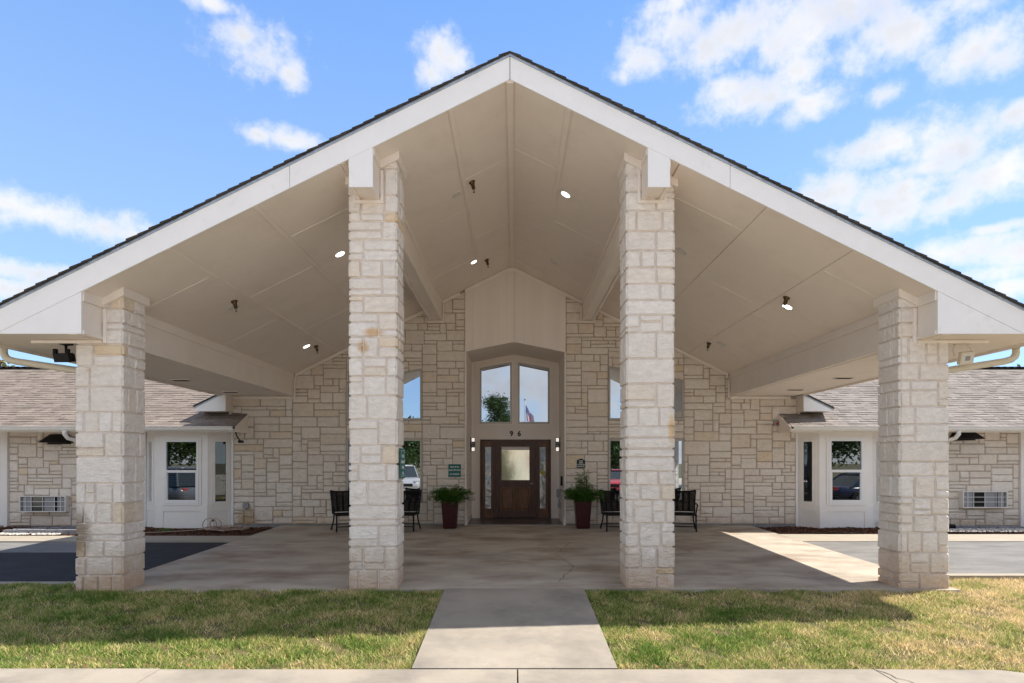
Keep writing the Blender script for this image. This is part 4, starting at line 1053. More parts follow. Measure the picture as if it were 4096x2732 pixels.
# rear wall of the alcove
mk('alcove_back_wall', MB().prism([(XL,0),(XR,0),(XR,bot(XR)+0.1),(XC,bot(XC)+0.1),(XL,bot(XL)+0.1)], DD, DD+0.2), MT['siding'], eb)
K = DD/2400.0
def zx(u): return sx(1750+u*0.3188, DD)        # close-up of the door
def zz_(v): return sz(1650+v*0.3188, DD)
def wx_(u): return sx(1300+u*0.7653, DD)
def wz_(v): return sz(1000+v*0.7653, DD)
for side in (0, 1):
    if side == 0: a, b, zo, zi = wx_(818), wx_(967), wz_(628), wz_(597)
    else: a, b, zo, zi = wx_(1017), wx_(1164), wz_(628), wz_(597)
    zl_, zr_ = (zo, zi) if side == 0 else (zi, zo)
    z0 = wz_(900)
    def ring(off, wd, y0_, y1_, m, name, parent):
        s_ = (zr_-zl_)/(b-a); A, B = a-off, b+off
        tl, tr = zl_+off-s_*off*0, zr_+off
        A2, B2 = A-wd, B+wd
        P_in = [(A,z0-off),(B,z0-off),(B,tr),(A,tl)]; P_out = [(A2,z0-off-wd),(B2,z0-off-wd),(B2,tr+wd),(A2,tl+wd)]
        mb = MB()
        for i in range(4):
            j = (i+1) % 4
            mb.prism([P_out[i],P_out[j],P_in[j],P_in[i]], y0_, y1_)
        return mk(name, mb, m, parent)
    w = ring(0.0, 0.045, DD-0.035, DD-0.001, MT['alu'], 'window', eb)
    ring(0.0455, 0.055, DD-0.028, DD-0.001, MT['trim_paint'], 'frame', w)
    ring(0.101, 0.020, DD-0.016, DD-0.001, MT['trim_paint'], 'casing', w)
    mk('pane', MB().prism([(a,z0),(b,z0),(b,zr_),(a,zl_)], DD-0.016, DD-0.008), MT['glass'], w)
# boards on the back wall
zb1 = zz_(207)
box('rail_board', XL+0.03, XR-0.03, DD-0.014, DD-0.001, zb1-0.004, zb1+0.004, MT['trim_paint'], eb)
for (a,b) in ((XL+0.001,XL+0.055),(XR-0.055,XR-0.001)):
    box('corner_strip', a, b, DD-0.022, DD-0.001, 0.16, bot(XL)-0.03, MT['trim_paint'], eb)
for (a,b) in ((XL+0.001,zx(535)-0.072),(zx(1420)+0.072,XR-0.001)):
    box('base_board', a, b, DD-0.024, DD-0.002, 0.012, 0.13, MT['trim_paint'], eb)
# painted casing round the door
dx0, dx1, dtop = zx(535), zx(1420), zz_(343)
mk('door_casing', MB().box(dx0-0.068,dx0-0.002,DD-0.03,DD-0.001,0.012,dtop+0.068).box(dx1+0.002,dx1+0.068,DD-0.03,DD-0.001,0.012,dtop+0.068).box(dx0-0.001,dx1+0.001,DD-0.03,DD-0.001,dtop+0.002,dtop+0.068), MT['trim_paint'], eb)
sl0, sl1 = zx(720), zx(1228)
W2 = DD-0.05
fr = MB()
for (a,b) in ((dx0,zx(572)),(zx(700),sl0-0.004),(sl1+0.004,zx(1268)),(zx(1385),dx1)): fr.box(a,b,W2-0.02,DD-0.002,0.012,dtop)
fr.box(zx(572)+0.001,zx(700)-0.001,W2-0.018,DD-0.004,dtop-0.055,dtop-0.001).box(zx(1268)+0.001,zx(1385)-0.001,W2-0.018,DD-0.004,dtop-0.055,dtop-0.001).box(sl0-0.003,sl1+0.003,W2-0.018,DD-0.004,dtop-0.05,dtop-0.001)
mk('door_frame', fr, MT['wood'], eb)
for (g0,g1,a,b) in ((zx(598),zx(673),zx(573),zx(699)),(zx(1281),zx(1357),zx(1269),zx(1384))):
    gt, gb = zz_(436), zz_(1208)
    s_ = mk('sidelight', MB().box(a,g0,W2+0.0,DD-0.006,0.02,dtop-0.057).box(g1,b,W2+0.0,DD-0.006,0.02,dtop-0.057).box(g0+0.0005,g1-0.0005,W2,DD-0.006,gt,dtop-0.057).box(g0+0.0005,g1-0.0005,W2,DD-0.006,0.02,gb), MT['wood_panel'], eb)
    mk('glass', MB().box(g0,g1,W2+0.014,W2+0.020,gb,gt), MT['bevel_glass'], s_)
    gw = g1-g0; gc = (g0+g1)/2; yy = W2+0.010; cm = MB()
    def L(pts): cm.tube([Vector((gc+u*gw/2, yy, gb+(gt-gb)*v)) for u, v in pts], 0.0032, 5)
    L([(-.92,0.02),(-.92,.98)]); L([(.92,.02),(.92,.98)])
    L([(-.35,.62),(-.35,.95),(0,.985),(.35,.95),(.35,.62)]); L([(0,.60),(0,.95)])
    L([(-.92,.80),(-.35,.80)]); L([(.35,.80),(.92,.80)]); L([(-.92,.62),(0,.57),(.92,.62)])
    L([(0,.57),(-.6,.50),(0,.42),(.6,.50),(0,.57)]); L([(0,.42),(-.7,.35),(0,.26),(.7,.35),(0,.42)])
    L([(0,.44),(-.35,.39),(0,.34),(.35,.39),(0,.44)]); L([(-.35,.26),(-.35,.03)]); L([(.35,.26),(.35,.03)]); L([(0,.26),(0,.03)]); L([(-.92,.2),(.92,.2)])
    mk('leading', cm, MT['came'], s_)
# sticker on the right sidelight
stc = MB().lathe([(0.001,0),(0.062,0),(0.062,0.002)], ((zx(1281)+zx(1357))/2, W2+0.006, zz_(758)), (0,1,0), 24)
st = thing('caution_sticker', 'round yellow caution sticker on the right sidelight glass', 'sticker', ((zx(1319)), W2+0.006, zz_(758)))
mk('disc', stc, MT['yellow'], st)
text('lettering', 'AUTOMATIC', 0.020, (zx(1319), W2+0.0035, zz_(742)), MT['black_plate'], st)
text('lettering', 'CAUTION', 0.026, (zx(1319), W2+0.0035, zz_(759)), MT['black_plate'], st, bold=0.0008)
text('lettering', 'DOOR', 0.020, (zx(1319), W2+0.0035, zz_(776)), MT['black_plate'], st)
# door leaf: stiles and rails, glass, two lower panels, lever
gx0, gx1, gt, gb = zx(803), zx(1152), zz_(432), zz_(850)
pz0, pz1 = zz_(1230), zz_(935)
yD = W2+0.006
mid = (zx(960)+zx(1003))/2
dl = MB().box(sl0,gx0-0.012,yD,DD-0.005,0.022,dtop-0.052).box(gx1+0.012,sl1,yD,DD-0.005,0.022,dtop-0.052)
dl.box(gx0-0.011,gx1+0.011,yD,DD-0.005,gt+0.012,dtop-0.052).box(gx0-0.011,gx1+0.011,yD,DD-0.005,pz1,gb-0.012).box(gx0-0.011,gx1+0.011,yD,DD-0.005,0.022,pz0).box(mid-0.035,mid+0.035,yD,DD-0.005,pz0+0.0005,pz1-0.0005)
door = mk('door', dl, MT['wood'], eb)
for (a,b) in ((gx0-0.010,mid-0.036),(mid+0.036,gx1+0.010)):
    m_ = 0.025
    pm = MB().box(a,b,yD+0.016,DD-0.006,pz0+0.001,pz1-0.001)
    # raised field with sloped borders
    v0 = [(a+m_,yD+0.016,pz0+m_),(b-m_,yD+0.016,pz0+m_),(b-m_,yD+0.016,pz1-m_),(a+m_,yD+0.016,pz1-m_)]
    v1 = [(a+m_*2.2,yD+0.004,pz0+m_*2.2),(b-m_*2.2,yD+0.004,pz0+m_*2.2),(b-m_*2.2,yD+0.004,pz1-m_*2.2),(a+m_*2.2,yD+0.004,pz1-m_*2.2)]
    pm.add(v0+v1, [(4,5,6,7),(0,1,5,4),(1,2,6,5),(2,3,7,6),(3,0,4,7)])
    mk('door_panel', pm, MT['wood_panel'], door)
mk('glazing_bead', MB().box(gx0-0.011,gx0,yD-0.010,yD+0.016,gb-0.011,gt+0.011).box(gx1,gx1+0.011,yD-0.010,yD+0.016,gb-0.011,gt+0.011).box(gx0,gx1,yD-0.010,yD+0.016,gt,gt+0.011).box(gx0,gx1,yD-0.010,yD+0.016,gb-0.011,gb), MT['wood'], door)
tl = 0.05*(gt-gb)
mk('door_glass', MB().add([(gx0,yD+0.004,gb),(gx1,yD+0.004,gb),(gx1,yD+0.004+tl,gt),(gx0,yD+0.004+tl,gt)], [(0,1,2,3)]), MT['door_glass'], door)
hx_, hz_ = zx(1193), zz_(897)
mk('handle', MB().lathe([(0.033,0),(0.033,-0.006),(0.024,-0.012),(0.012,-0.014),(0.012,-0.045)], (hx_,yD,hz_), (0,1,0), 20).tube([(hx_,yD-0.045,hz_),(hx_-0.04,yD-0.050,hz_+0.002),(hx_-0.085,yD-0.048,hz_-0.002)], [0.011,0.010,0.007], 10), MT['chrome'], door, smooth=True)
box('door_sweep', sl0+0.004, sl1-0.004, yD-0.008, yD-0.0005, 0.018, 0.04, MT['blackmetal'], door)
# tiled alcove floor
ty = [DW+0.03, 14.78, 15.20, 15.62, DD-0.003]; tx = [XL+0.018+ (XR-XL-0.036)*k/6 for k in range(7)]
mk('floor_bed', MB().box(XL+0.001, XR-0.001, DW+0.012, DD-0.001, -0.2, 0.004), MT['mortar'], eb)
for j in range(4):
    for i in range(6):
        box('floor_tile', tx[i]+0.003, tx[i+1]-0.003, ty[j]+0.003, ty[j+1]-0.003, 0.0, 0.011, MT['tile'], eb)
box('threshold_strip', XL+0.0, XR-0.0, DW+0.008, DW+0.022, -0.05, 0.012, MT['alu'], eb)
# house number, sconces, boxes
nb1 = thing('house_number', 'black house number 96 above the wooden door', 'number', (0, DD-0.01, zz_(272)))
for ch, u in (('9',928),('6',1025)):
    text('digit', ch, 0.19, (zx(u), DD-0.014, zz_(271)), MT['black_plate'], nb1, bold=0.008, sx_=0.95, ex=0.005)
for sgn, u, lb in ((-1,0,'black wall lantern with two lit white glass blocks left of the door'),(1,0,'black wall lantern with two lit white glass blocks right of the door')):
    X = XL if sgn < 0 else XR; c = X-sgn*0.075; y = DD-0.40
    z1, z0 = sz(1650+318*0.3188, y), sz(1650+492*0.3188, y)
    s_ = thing('wall_lantern', lb, 'lantern', (X, y, (z0+z1)/2), group='wall lanterns beside the door')
    a, b = sorted((X-sgn*0.001, X-sgn*0.018))
    mk('backplate', MB().box(a, b, y-0.045, y+0.045, z0, z1), MT['blackmetal'], s_)
    h = z1-z0
    fr = MB().box(c-0.045,c+0.045,y-0.045,y+0.045,z1-0.010,z1).box(c-0.045,c+0.045,y-0.045,y+0.045,z0,z0+0.010)
    for (zz0) in (z0+h*0.30, z0+h*0.47, z0+h*0.66): fr.box(c-0.055,c+0.055,y-0.055,y+0.055,zz0,zz0+0.016)
    for dx_ in (-0.047,0.040):
        for dy_ in (-0.047,0.040): fr.box(c+dx_,c+dx_+0.007,y+dy_,y+dy_+0.007,z0+0.01,z1-0.01)
    mk('cage', fr, MT['blackmetal'], s_)
    for (za, zb__) in ((z0+0.012,z0+h*0.29),(z0+h*0.71,z1-0.012)):
        box('glass_block', c-0.036, c+0.036, y-0.036, y+0.036, za, zb__, MT['sconce_on'], s_)
    box('glass_middle', c-0.034, c+0.034, y-0.034, y+0.034, z0+h*0.345, z0+h*0.655, MT['bevel_glass'], s_)
ib = thing('intercom_box', 'grey electrical box with conduit on the right side of the alcove', 'electrical box', (XR, 15.3, 0.9))
box('enclosure', XR-0.10, XR-0.001, 15.42, 15.60, sz(1650+1070*0.3188,15.5), sz(1650+965*0.3188,15.5), MT['grey_plastic'], ib)
mk('conduit', MB().tube([(XR-0.04,15.5,sz(1995,15.5)),(XR-0.04,15.5,0.40)], 0.016, 8), MT['grey_plastic'], ib)
box('lower_box', XR-0.075, XR-0.001, 15.46, 15.54, sz(2032,15.5), sz(2012,15.5), MT['grey_plastic'], ib)
bb_ = thing('door_opener_button', 'slim black box on the right side wall of the alcove above the grey box', 'control box', (XR, 14.9, 1.2))
box('housing', XR-0.05, XR-0.001, 14.85, 14.93, sz(1944,14.9), sz(1906,14.9), MT['blackmetal'], bb_)
lv = thing('notice_sheet', 'narrow white notice sheet with grey print on the left side wall of the alcove', 'notice', (XL, 14.9, 1.3))
z1, z0 = sz(1650+530*0.3188, 14.9), sz(1650+825*0.3188, 14.9)
box('paper', XL+0.001, XL+0.004, 14.68, 15.0, z0, z1, MT['vinyl'], lv)
mb = MB()
for k in range(22):
    q = z1-0.02-(z1-z0-0.04)*k/22; mb.box(XL+0.0045, XL+0.0055, 14.71, 14.71+0.26*random.Random(k).uniform(0.5,1), q-0.006, q)
mk('printed_lines', mb, MT['grey_plastic'], lv)

# ================================================================ signs
ys = DW-0.05
def sp_(u, v): return sx(1750+u*0.3188, DW-0.05), sz(1650+v*0.3188, DW-0.05)
x0, z1 = sp_(135,652); x1, z0 = sp_(293,812)
sg = thing('parking_sign', 'green square sign reading pick up or drop off only no parking on the stone wall', 'sign', ((x0+x1)/2, ys, (z0+z1)/2))
box('plate', x0, x1, ys, ys+0.012, z0, z1, MT['green_sign'], sg)
mk('edge', MB().box(x0-0.004,x0,ys-0.001,ys+0.013,z0,z1).box(x1,x1+0.004,ys-0.001,ys+0.013,z0,z1).box(x0-0.004,x1+0.004,ys-0.001,ys+0.013,z1,z1+0.004).box(x0-0.004,x1+0.004,ys-0.001,ys+0.013,z0-0.004,z0), MT['silver_letter'], sg)
for tx_, v in (('PICK UP OR',688),('DROP OFF ONLY',727),('NO PARKING',778)):
    text('lettering', tx_, 0.047, ((x0+x1)/2, ys-0.002, sp_(0,v)[1]), MT['lettering'], sg, bold=0.0012, sx_=0.80)
x0, z1 = sp_(1743,577); x1, z0 = sp_(1856,705)
sg = thing('delivery_plaque', 'small black arched plaque about packages on the stone wall right of the alcove', 'plaque', ((x0+x1)/2, ys, (z0+z1)/2))
def plq(i):
    a, b, c, d = x0+i, x1-i, z0+i, z1-i; w_ = b-a; m_ = (a+b)/2
    return [(a+0.012,c),(b-0.012,c),(b,c+0.012),(b,d-0.045),(b-0.012,d-0.032),(b-0.03,d-0.030)]+[(m_+math.cos(q)*w_*0.27, d-0.028+math.sin(q)*0.026) for q in (0.35,0.8,1.2,1.57,1.94,2.34,2.79)]+[(a+0.03,d-0.030),(a+0.012,d-0.032),(a,d-0.045),(a,c+0.012)]
mk('rim', MB().prism(plq(0.0), ys+0.002, ys+0.014), MT['silver_letter'], sg)
mk('plate', MB().prism(plq(0.007), ys, ys+0.0018), MT['black_plate'], sg)
for tx_, v in (('PLEASE',612),('DELIVER',636),('ALL PACKAGES',658),('INSIDE DOOR',681)):
    text('lettering', tx_, 0.036, ((x0+x1)/2, ys-0.002, sp_(0,v)[1]), MT['lettering'], sg, bold=0.001, sx_=0.72)
sg = thing('column_sign', 'narrow looking teal sign fixed to the side of the inner left column', 'sign', (-1.49, 7.96, 1.5))
box('board', -1.490, -1.474, 7.80, 8.12, 1.31, 1.705, MT['teal_sign'], sg)
mb = MB()
for ya, yb, za, zb__ in ((7.83,8.09,1.672,1.678),(7.83,8.09,1.337,1.343)): mb.box(-1.4738,-1.4725,ya,yb,za,zb__)
for ya in (7.83,8.084):
    mb.box(-1.4738,-1.4725,ya,ya+0.006,1.645,1.6715).box(-1.4738,-1.4725,ya,ya+0.006,1.3435,1.37)
mk('border_line', mb, MT['lettering'], sg)
for tx_, z in (('Pick Up',1.605),('& Drop Off',1.53),('Parking',1.455),('Only',1.38)):
    text('lettering', tx_, 0.06, (-1.4725, 7.96, z), MT['lettering'], sg, rot=(90,0,90), bold=0.0012, sx_=0.85, ex=0.001)
mk('bracket', MB().box(-1.52,-1.4905,7.86,7.88,1.35,1.37).box(-1.52,-1.4905,8.04,8.06,1.35,1.37).box(-1.52,-1.4905,7.86,7.88,1.64,1.66), MT['blackmetal'], sg)

# ================================================================ residential wings
RZ, RS, RY = 2.335, 0.5, 13.68
def roof_z(y): return RZ+RS*(y-RY)
RIDGE = 17.5
def wing(sgn, label, seed, smat):
    r = random.Random(seed)
    xi = -6.37 if sgn < 0 else 6.33; xw = -6.745 if sgn < 0 else 6.77; xo = sgn*24.0
    root = thing('residential_wing', label, 'building', (sgn*12, DW, 0))
    A = sgn*8.79; B = sgn*12.08
    a, b = sorted((A+sgn*-0.6, xo))
    mk('mortar_backing', MB().box(a, b, DW, DW+0.25, -0.2, 2.35), MT['mortar'], root)
    a, b = sorted((xo, xw)); 
    mk('inner_backing', MB().box(a, b, DW+0.251, DW+0.3, -0.2, 2.3), MT['deck'], root)
    a, b = sorted((A+sgn*0.005, B))
    lay = ashlar(a, b, -0.02, 2.28, lambda x, z: 'w', r)
    build_stones(root, lay, {'w': ()}, DW, MT['wall_stone'], r, 300)
    mk('foundation_strip', MB().box(a, b, DW-0.012, DW-0.001, -0.2, -0.021), MT['foundation'], root)
    # the next bay's siding at the edge of the picture
    a, b = sorted((B+sgn*0.001, B+sgn*0.075)); mk('corner_trim', MB().box(a, b, DW-0.07, DW-0.001, -0.03, 2.26), MT['bay_paint'], root)
    a, b = sorted((B+sgn*0.076, B+sgn*2.6)); mk('siding_panel', MB().box(a, b, DW-0.04, DW-0.001, 0.0, 2.26), MT['bay_paint'], root)
    a, b = sorted((B+sgn*0.20, B+sgn*1.0)); mk('siding_window_casing', MB().box(a, b, DW-0.06, DW-0.041, 0.75, 2.1), MT['bay_paint'], root)
    # bay window
    F1, F2 = (-8.37,-7.15) if sgn < 0 else (7.128,8.362)
    c_in, c_out = (xw, A) if sgn < 0 else (xw, A)
    P = [(c_out, DW), (F1 if sgn < 0 else F2, 14.0), (F2 if sgn < 0 else F1, 14.0), (c_in, DW)]
    if sgn > 0: P = P[::-1]
    Pp = P if sgn < 0 else P
    zb0, zt0 = -0.03, 2.27
    foot = [(x, y) for x, y in Pp]
    inset = [(foot[0][0],DW+0.02),(foot[1][0]+0.01,foot[1][1]+0.03),(foot[2][0]-0.01,foot[2][1]+0.03),(foot[3][0],DW+0.02)]
    bay = mk('bay_window', MB().prism_xy(inset, zb0, zt0), MT['dark'], root)
    mk('bay_foundation', MB().prism_xy([(foot[0][0]+0.03,DW),(foot[1][0]+0.03,foot[1][1]+0.04),(foot[2][0]-0.03,foot[2][1]+0.04),(foot[3][0]-0.03,DW)], -0.2, zb0-0.001), MT['foundation'], root)
    def face(p0, p1, wx, wfr):
        """one bay face; wx = window opening (s0,s1,z0,z1) in local metres, wfr = has the white sliding frame"""
        p0, p1 = Vector((*p0,0)), Vector((*p1,0)); ex = (p1-p0); Lg = ex.length; ex.normalize(); ny = Vector((ex.y,-ex.x,0))   # outward = towards -Y
        def bx(mb, s0, s1, d0, d1, z0, z1):
            c = p0+ex*(s0+s1)/2+ny*(d0+d1)/2+Vector((0,0,(z0+z1)/2))
            return mb.obox(c, (s1-s0, abs(d1-d0), z1-z0), ex, ny, Vector((0,0,1)))
        s0, s1, z0, z1 = wx
        w = MB(); t = 0.0
        bx(w, 0, s0, -0.028, 0, zb0, zt0); bx(w, s1, Lg, -0.028, 0, zb0, zt0); bx(w, s0, s1, -0.028, 0, zb0, z0); bx(w, s0, s1, -0.028, 0, z1, zt0)
        mk('wall_panel', w, MT['bay_paint'], bay)
        # casing
        cw = 0.055; c = MB()
        bx(c, s0-cw, s0, 0.001, 0.02, z0-cw, z1+cw); bx(c, s1, s1+cw, 0.001, 0.02, z0-cw, z1+cw); bx(c, s0, s1, 0.001, 0.02, z1, z1+cw); bx(c, s0, s1, 0.001, 0.026, z0-cw, z0)
        mk('casing', c, MT['bay_paint'], bay)
        f = MB(); fw = 0.050 if wfr else 0.024
        m_ = MT['vinyl'] if wfr else MT['bay_paint']
        bx(f, s0, s0+fw, -0.02, 0.03, z0, z1); bx(f, s1-fw, s1, -0.02, 0.03, z0, z1); bx(f, s0+fw, s1-fw, -0.02, 0.03, z1-fw, z1); bx(f, s0+fw, s1-fw, -0.02, 0.03, z0, z0+fw)
        if wfr:
            zm = (z0+z1)/2; bx(f, s0+fw, s1-fw, -0.02, 0.034, zm-0.03, zm+0.03)
            bx(f, s0+fw, s0+fw+0.025, -0.02, 0.022, z0+fw, zm-0.03); bx(f, s1-fw-0.025, s1-fw, -0.02, 0.022, z0+fw, zm-0.03); bx(f, s0+fw+0.025, s1-fw-0.025, -0.02, 0.022, z0+fw, z0+fw+0.02)
            panes = [(z0+fw, zm-0.03), (zm+0.03, z1-fw)]
        else: panes = [(z0+fw, z1-fw)]
        mk('frame', f, m_, bay)
        for (a_, b_) in panes:
            g_ = MB(); bx(g_, s0+fw, s1-fw, -0.006, -0.003, a_, b_); mk('pane', g_, MT['bay_glass' if wfr else 'bay_side_glass'], bay)
        bl = MB(); z = z0+fw+0.02
        while z < z1-fw:
            c_ = p0+ex*(s0+s1)/2+ny*(-0.017)+Vector((0,0,z))
            tilt = Matrix.Rotation(R(20), 3, ex)
            bl.obox(c_, (s1-s0-2*fw-0.01, 0.014, 0.0018), ex, tilt@ny, tilt@Vector((0,0,1))); z += 0.042
        mk('blinds', bl, MT['blind'], bay, kind='stuff')
        # framed lower panel
        e = MB(); za, zb2 = zb0, z0-cw-0.14
        bx(e, 0.0, s0-0.03, 0.0005, 0.014, za, z0-cw-0.002); bx(e, s1+0.03, Lg, 0.0005, 0.014, za, z0-cw-0.002); bx(e, s0-0.03, s1+0.03, 0.0005, 0.014, zb2, z0-cw-0.002)
        mk('panel_moulding', e, MT['bay_paint'], bay)
    Lf = 1.22
    fr_w = (0.215, 1.02, 0.56, 2.035) if sgn < 0 else (0.215, 1.02, 0.56, 2.055)
    sd = math.hypot(foot[0][0]-foot[1][0], foot[0][1]-foot[1][1])
    face(foot[0], foot[1], (0.13, sd-0.13, 0.56, 2.02), False)
    face(foot[1], foot[2], fr_w, True)
    face(foot[2], foot[3], (0.13, sd-0.13, 0.56, 2.02), False)
    for cx_ in (0, 3):
        x = foot[cx_][0]; a, b = (x-0.045, x+0.0) if cx_ == 0 else (x, x+0.045)
        mk('corner_board', MB().box(a, b, DW-0.05, DW-0.001, -0.03, 2.27), MT['vinyl'], bay)
    # soffit, fascia, gutter
    a, b = sorted((xi, xo))
    mk('eave_soffit', MB().box(a, b, RY+0.02, DW-0.03, 2.272, 2.284), MT['cream_paint'], root)
    mk('eave_fascia', MB().box(a, b, RY-0.002, RY+0.018, 2.195, roof_z(RY)-0.012), MT['gutter'], root)
    prof = [(0,0.0),(0.08,0.0),(0.105,0.03),(0.112,0.072),(0.122,0.082),(0.122,0.10),(0.11,0.10),(0.104,0.086),(0.094,0.035),(0.075,0.008),(0.006,0.008),(0.006,0.10),(0,0.10)]
    gp = [(RY-0.003-u, 2.225+v) for u, v in prof]
    n = len(gp); a_, b_ = sorted((xi+sgn*0.0, xo))
    gm = MB().add([(a_,y,z) for y,z in gp]+[(b_,y,z) for y,z in gp], [tuple(range(n-1,-1,-1)), tuple(range(n,2*n))]+[(i,(i+1)%n,(i+1)%n+n,i+n) for i in range(n)])
    gut = mk('gutter', gm, MT['gutter'], root)
    hm = MB(); x = xi+sgn*0.3
    while abs(x) < 14: hm.box(x-0.012, x+0.012, RY-0.12, RY-0.004, 2.318, 2.324); x += sgn*1.22
    mk('gutter_hanger', hm, MT['galv'], gut)
    # rake end board
    a, b = sorted((xi-sgn*0.004, xi-sgn*0.022))
    yy = [(RY,2.20),(DW-0.03,2.20),(DW-0.03,roof_z(DW)-0.02),(RY,roof_z(RY)-0.012)]
    mk('rake_board', MB().add([(a,y,z) for y,z in yy]+[(b,y,z) for y,z in yy], [(0,1,2,3),(7,6,5,4),(0,4,5,1),(1,5,6,2),(2,6,7,3),(3,7,4,0)]), MT['trim_paint'], root)
    # roof deck (two slopes)
    d = 0.02; xa, xb = sorted((xi, xo)); xc, xd = sorted((xw, xo))
    mb = MB()
    for (p, q, ya, yb) in ((xa,xb,RY-0.02,DW-0.001),(xc,xd,DW,RIDGE)):
        mb.add([(p,ya,roof_z(ya)-d),(q,ya,roof_z(ya)-d),(q,yb,roof_z(yb)-d),(p,yb,roof_z(yb)-d),(p,ya,roof_z(ya)-d-0.03),(q,ya,roof_z(ya)-d-0.03),(q,yb,roof_z(yb)-d-0.03),(p,yb,roof_z(yb)-d-0.03)],
               [(0,1,2,3),(7,6,5,4),(0,4,5,1),(1,5,6,2),(2,6,7,3),(3,7,4,0)])
    mb.add([(xc,RIDGE,roof_z(RIDGE)-d),(xd,RIDGE,roof_z(RIDGE)-d),(xd,RIDGE+5,roof_z(RIDGE)-2.5),(xc,RIDGE+5,roof_z(RIDGE)-2.5)], [(0,1,2,3)])
    mk('roof', mb, MT['deck'], root)
    # shingles: overlapping tabs
    expo = 0.143; cosr = 1/math.sqrt(1+RS*RS); dy = expo*cosr; widths = (0.12,0.17,0.23,0.28,0.34)
    def tab(w, t):
        Ls = expo+0.012
        p = [(0,-0.0,-0.012),(w,0,-0.012),(w,0,t),(0,0,t),(w,Ls*cosr,Ls*cosr*RS+0.001),(0,Ls*cosr,Ls*cosr*RS+0.001)]
        return p, [(0,1,2,3),(3,2,4,5),(0,3,5),(1,4,2)]
    tabs = []
    n_rows = int((RIDGE-RY)/dy)+1
    for k in range(n_rows):
        y = RY-0.035+k*dy; x_in = xi if y < DW-0.05 else xw+sgn*0.003
        x = x_in+sgn*r.uniform(-0.0,0.0); 
        lim = 10.5+ (y-RY)*0.7+5.0
        while abs(x) < lim:
            w = r.choice(widths); 
            if r.random() < 0.5: t = 0.009
            else: t = 0.017
            tabs.append((x, y, w, t)); x += sgn*w
    tmpl = {}
    for w in widths:
        for t in (0.009, 0.017): tmpl[(w,t)] = MB().add(*tab(w-0.003, t)).mesh('roof_shingle', smat)
    vis = lambda T: abs(T[0]) < 0.853*T[1]*1.02 and not (abs(T[0]) < 8.0 and T[1] > 14.3)
    order = sorted(tabs, key=lambda T: (0 if vis(T) else 1, T[1]))
    rest = MB()
    for i, (x, y, w, t) in enumerate(order):
        x0 = x if sgn > 0 else x-w
        if i < 298:
            o = bpy.data.objects.new('roof_shingle', tmpl[(w,t)]); col.objects.link(o); o.parent = root
            o.location = Vector((x0, y, roof_z(y)))-root.location
        else:
            vs, fs = tab(w-0.003, t); rest.add([(a+x0, b+y, c+roof_z(y)) for a,b,c in vs], fs)
    mk('upper_shingles', rest, smat, root, kind='stuff')
    cap = MB(); x = xw
    while abs(x) < 24:
        a, b = sorted((x, x+sgn*0.30))
        h = roof_z(RIDGE)
        cap.prism([(a,h-0.01),(b,h-0.01),(b,h+0.035),(a,h+0.022)], RIDGE-0.12, RIDGE+0.12); x += sgn*0.20
    mk('ridge_caps', cap, MT['shade_dark_shingle'], root, kind='stuff')
    return root
wing(-1, 'left wing with tan shingle roof, cream stone wall and bay window beside dark asphalt', 51, MT['shingle_tan'])
wing(1, 'right wing with greyish shingle roof, cream stone wall and bay window beside sunlit asphalt', 52, MT['shingle_gray'])

# ================================================================ wall-mounted units on the wings
def ptac(x0, x1, z0, z1, sgn, lb):
    t = thing('air_conditioner', lb, 'air conditioner', ((x0+x1)/2, DW, (z0+z1)/2), group='through-wall air conditioners')
    y = DW-0.16
    mk('casing', MB().box(x0,x1,y,DW-0.02,z0,z0+0.022).box(x0,x1,y,DW-0.02,z1-0.018,z1).box(x0,x0+0.022,y,DW-0.02,z0+0.022,z1-0.018).box(x1-0.022,x1,y,DW-0.02,z0+0.022,z1-0.018), MT['gutter'], t)
    box('coil', x0+0.022, x1-0.022, y+0.05, y+0.06, z0+0.022, z1-0.018, MT['blackmetal'], t)
    W_ = x1-x0
    gs = [(0.05,0.24,'grey_plastic'),(0.26,0.48,'dark' if sgn > 0 else 'glassdark'),(0.52,0.74,'grey_plastic'),(0.8,0.95,'grey_plastic')]
    for a, b, m_ in gs: box('louvre_panel', x0+W_*a, x0+W_*b, y+0.035, y+0.045, z0+0.03, z1-0.025, MT[m_], t)
    g = MB()
    for k in range(1,3): zz0 = z0+0.022+(z1-z0-0.04)*k/3; g.box(x0+0.023,x1-0.023,y+0.004,y+0.014,zz0-0.005,zz0+0.005)
    for q in (0.12,0.25,0.50,0.75,0.88): g.box(x0+W_*q-0.005,x0+W_*q+0.005,y+0.016,y+0.024,z0+0.023,z1-0.019)
    mk('grille', g, MT['vinyl'], t)
ptac(-11.72,-10.62,0.33,0.71,-1,'white through-wall air conditioner low in the left wing wall')
ptac(10.63,11.69,0.43,0.82,1,'white through-wall air conditioner low in the right wing wall')
for (x0,x1,z0,z1,lb,sgn) in ((-11.18,-10.52,1.975,2.18,'black hooded vent under the left wing gutter',-1),(10.38,11.06,2.06,2.27,'black hooded vent under the right wing gutter',1)):
    t = thing('hooded_vent', lb, 'vent', ((x0+x1)/2, DW-0.15, z0))
    y = DW-0.03
    vs = [(x0-0.0,y-0.26,z0),(x1,y-0.26,z0),(x1-0.11 if sgn>0 else x1-0.11,y-0.02,z1),(x0+0.11,y-0.02,z1),(x0,y,z0),(x1,y,z0),(x1-0.11,y,z1),(x0+0.11,y,z1)]
    mk('hood', MB().add(vs, [(0,1,2,3),(1,5,6,2),(4,0,3,7),(5,4,7,6),(3,2,6,7),(0,4,5,1)]), MT['blackmetal'], t)
    mk('slats', MB().box(x0+0.05,x1-0.05,y-0.02,y-0.01,z0-0.03,z0-0.002), MT['dark'], t)
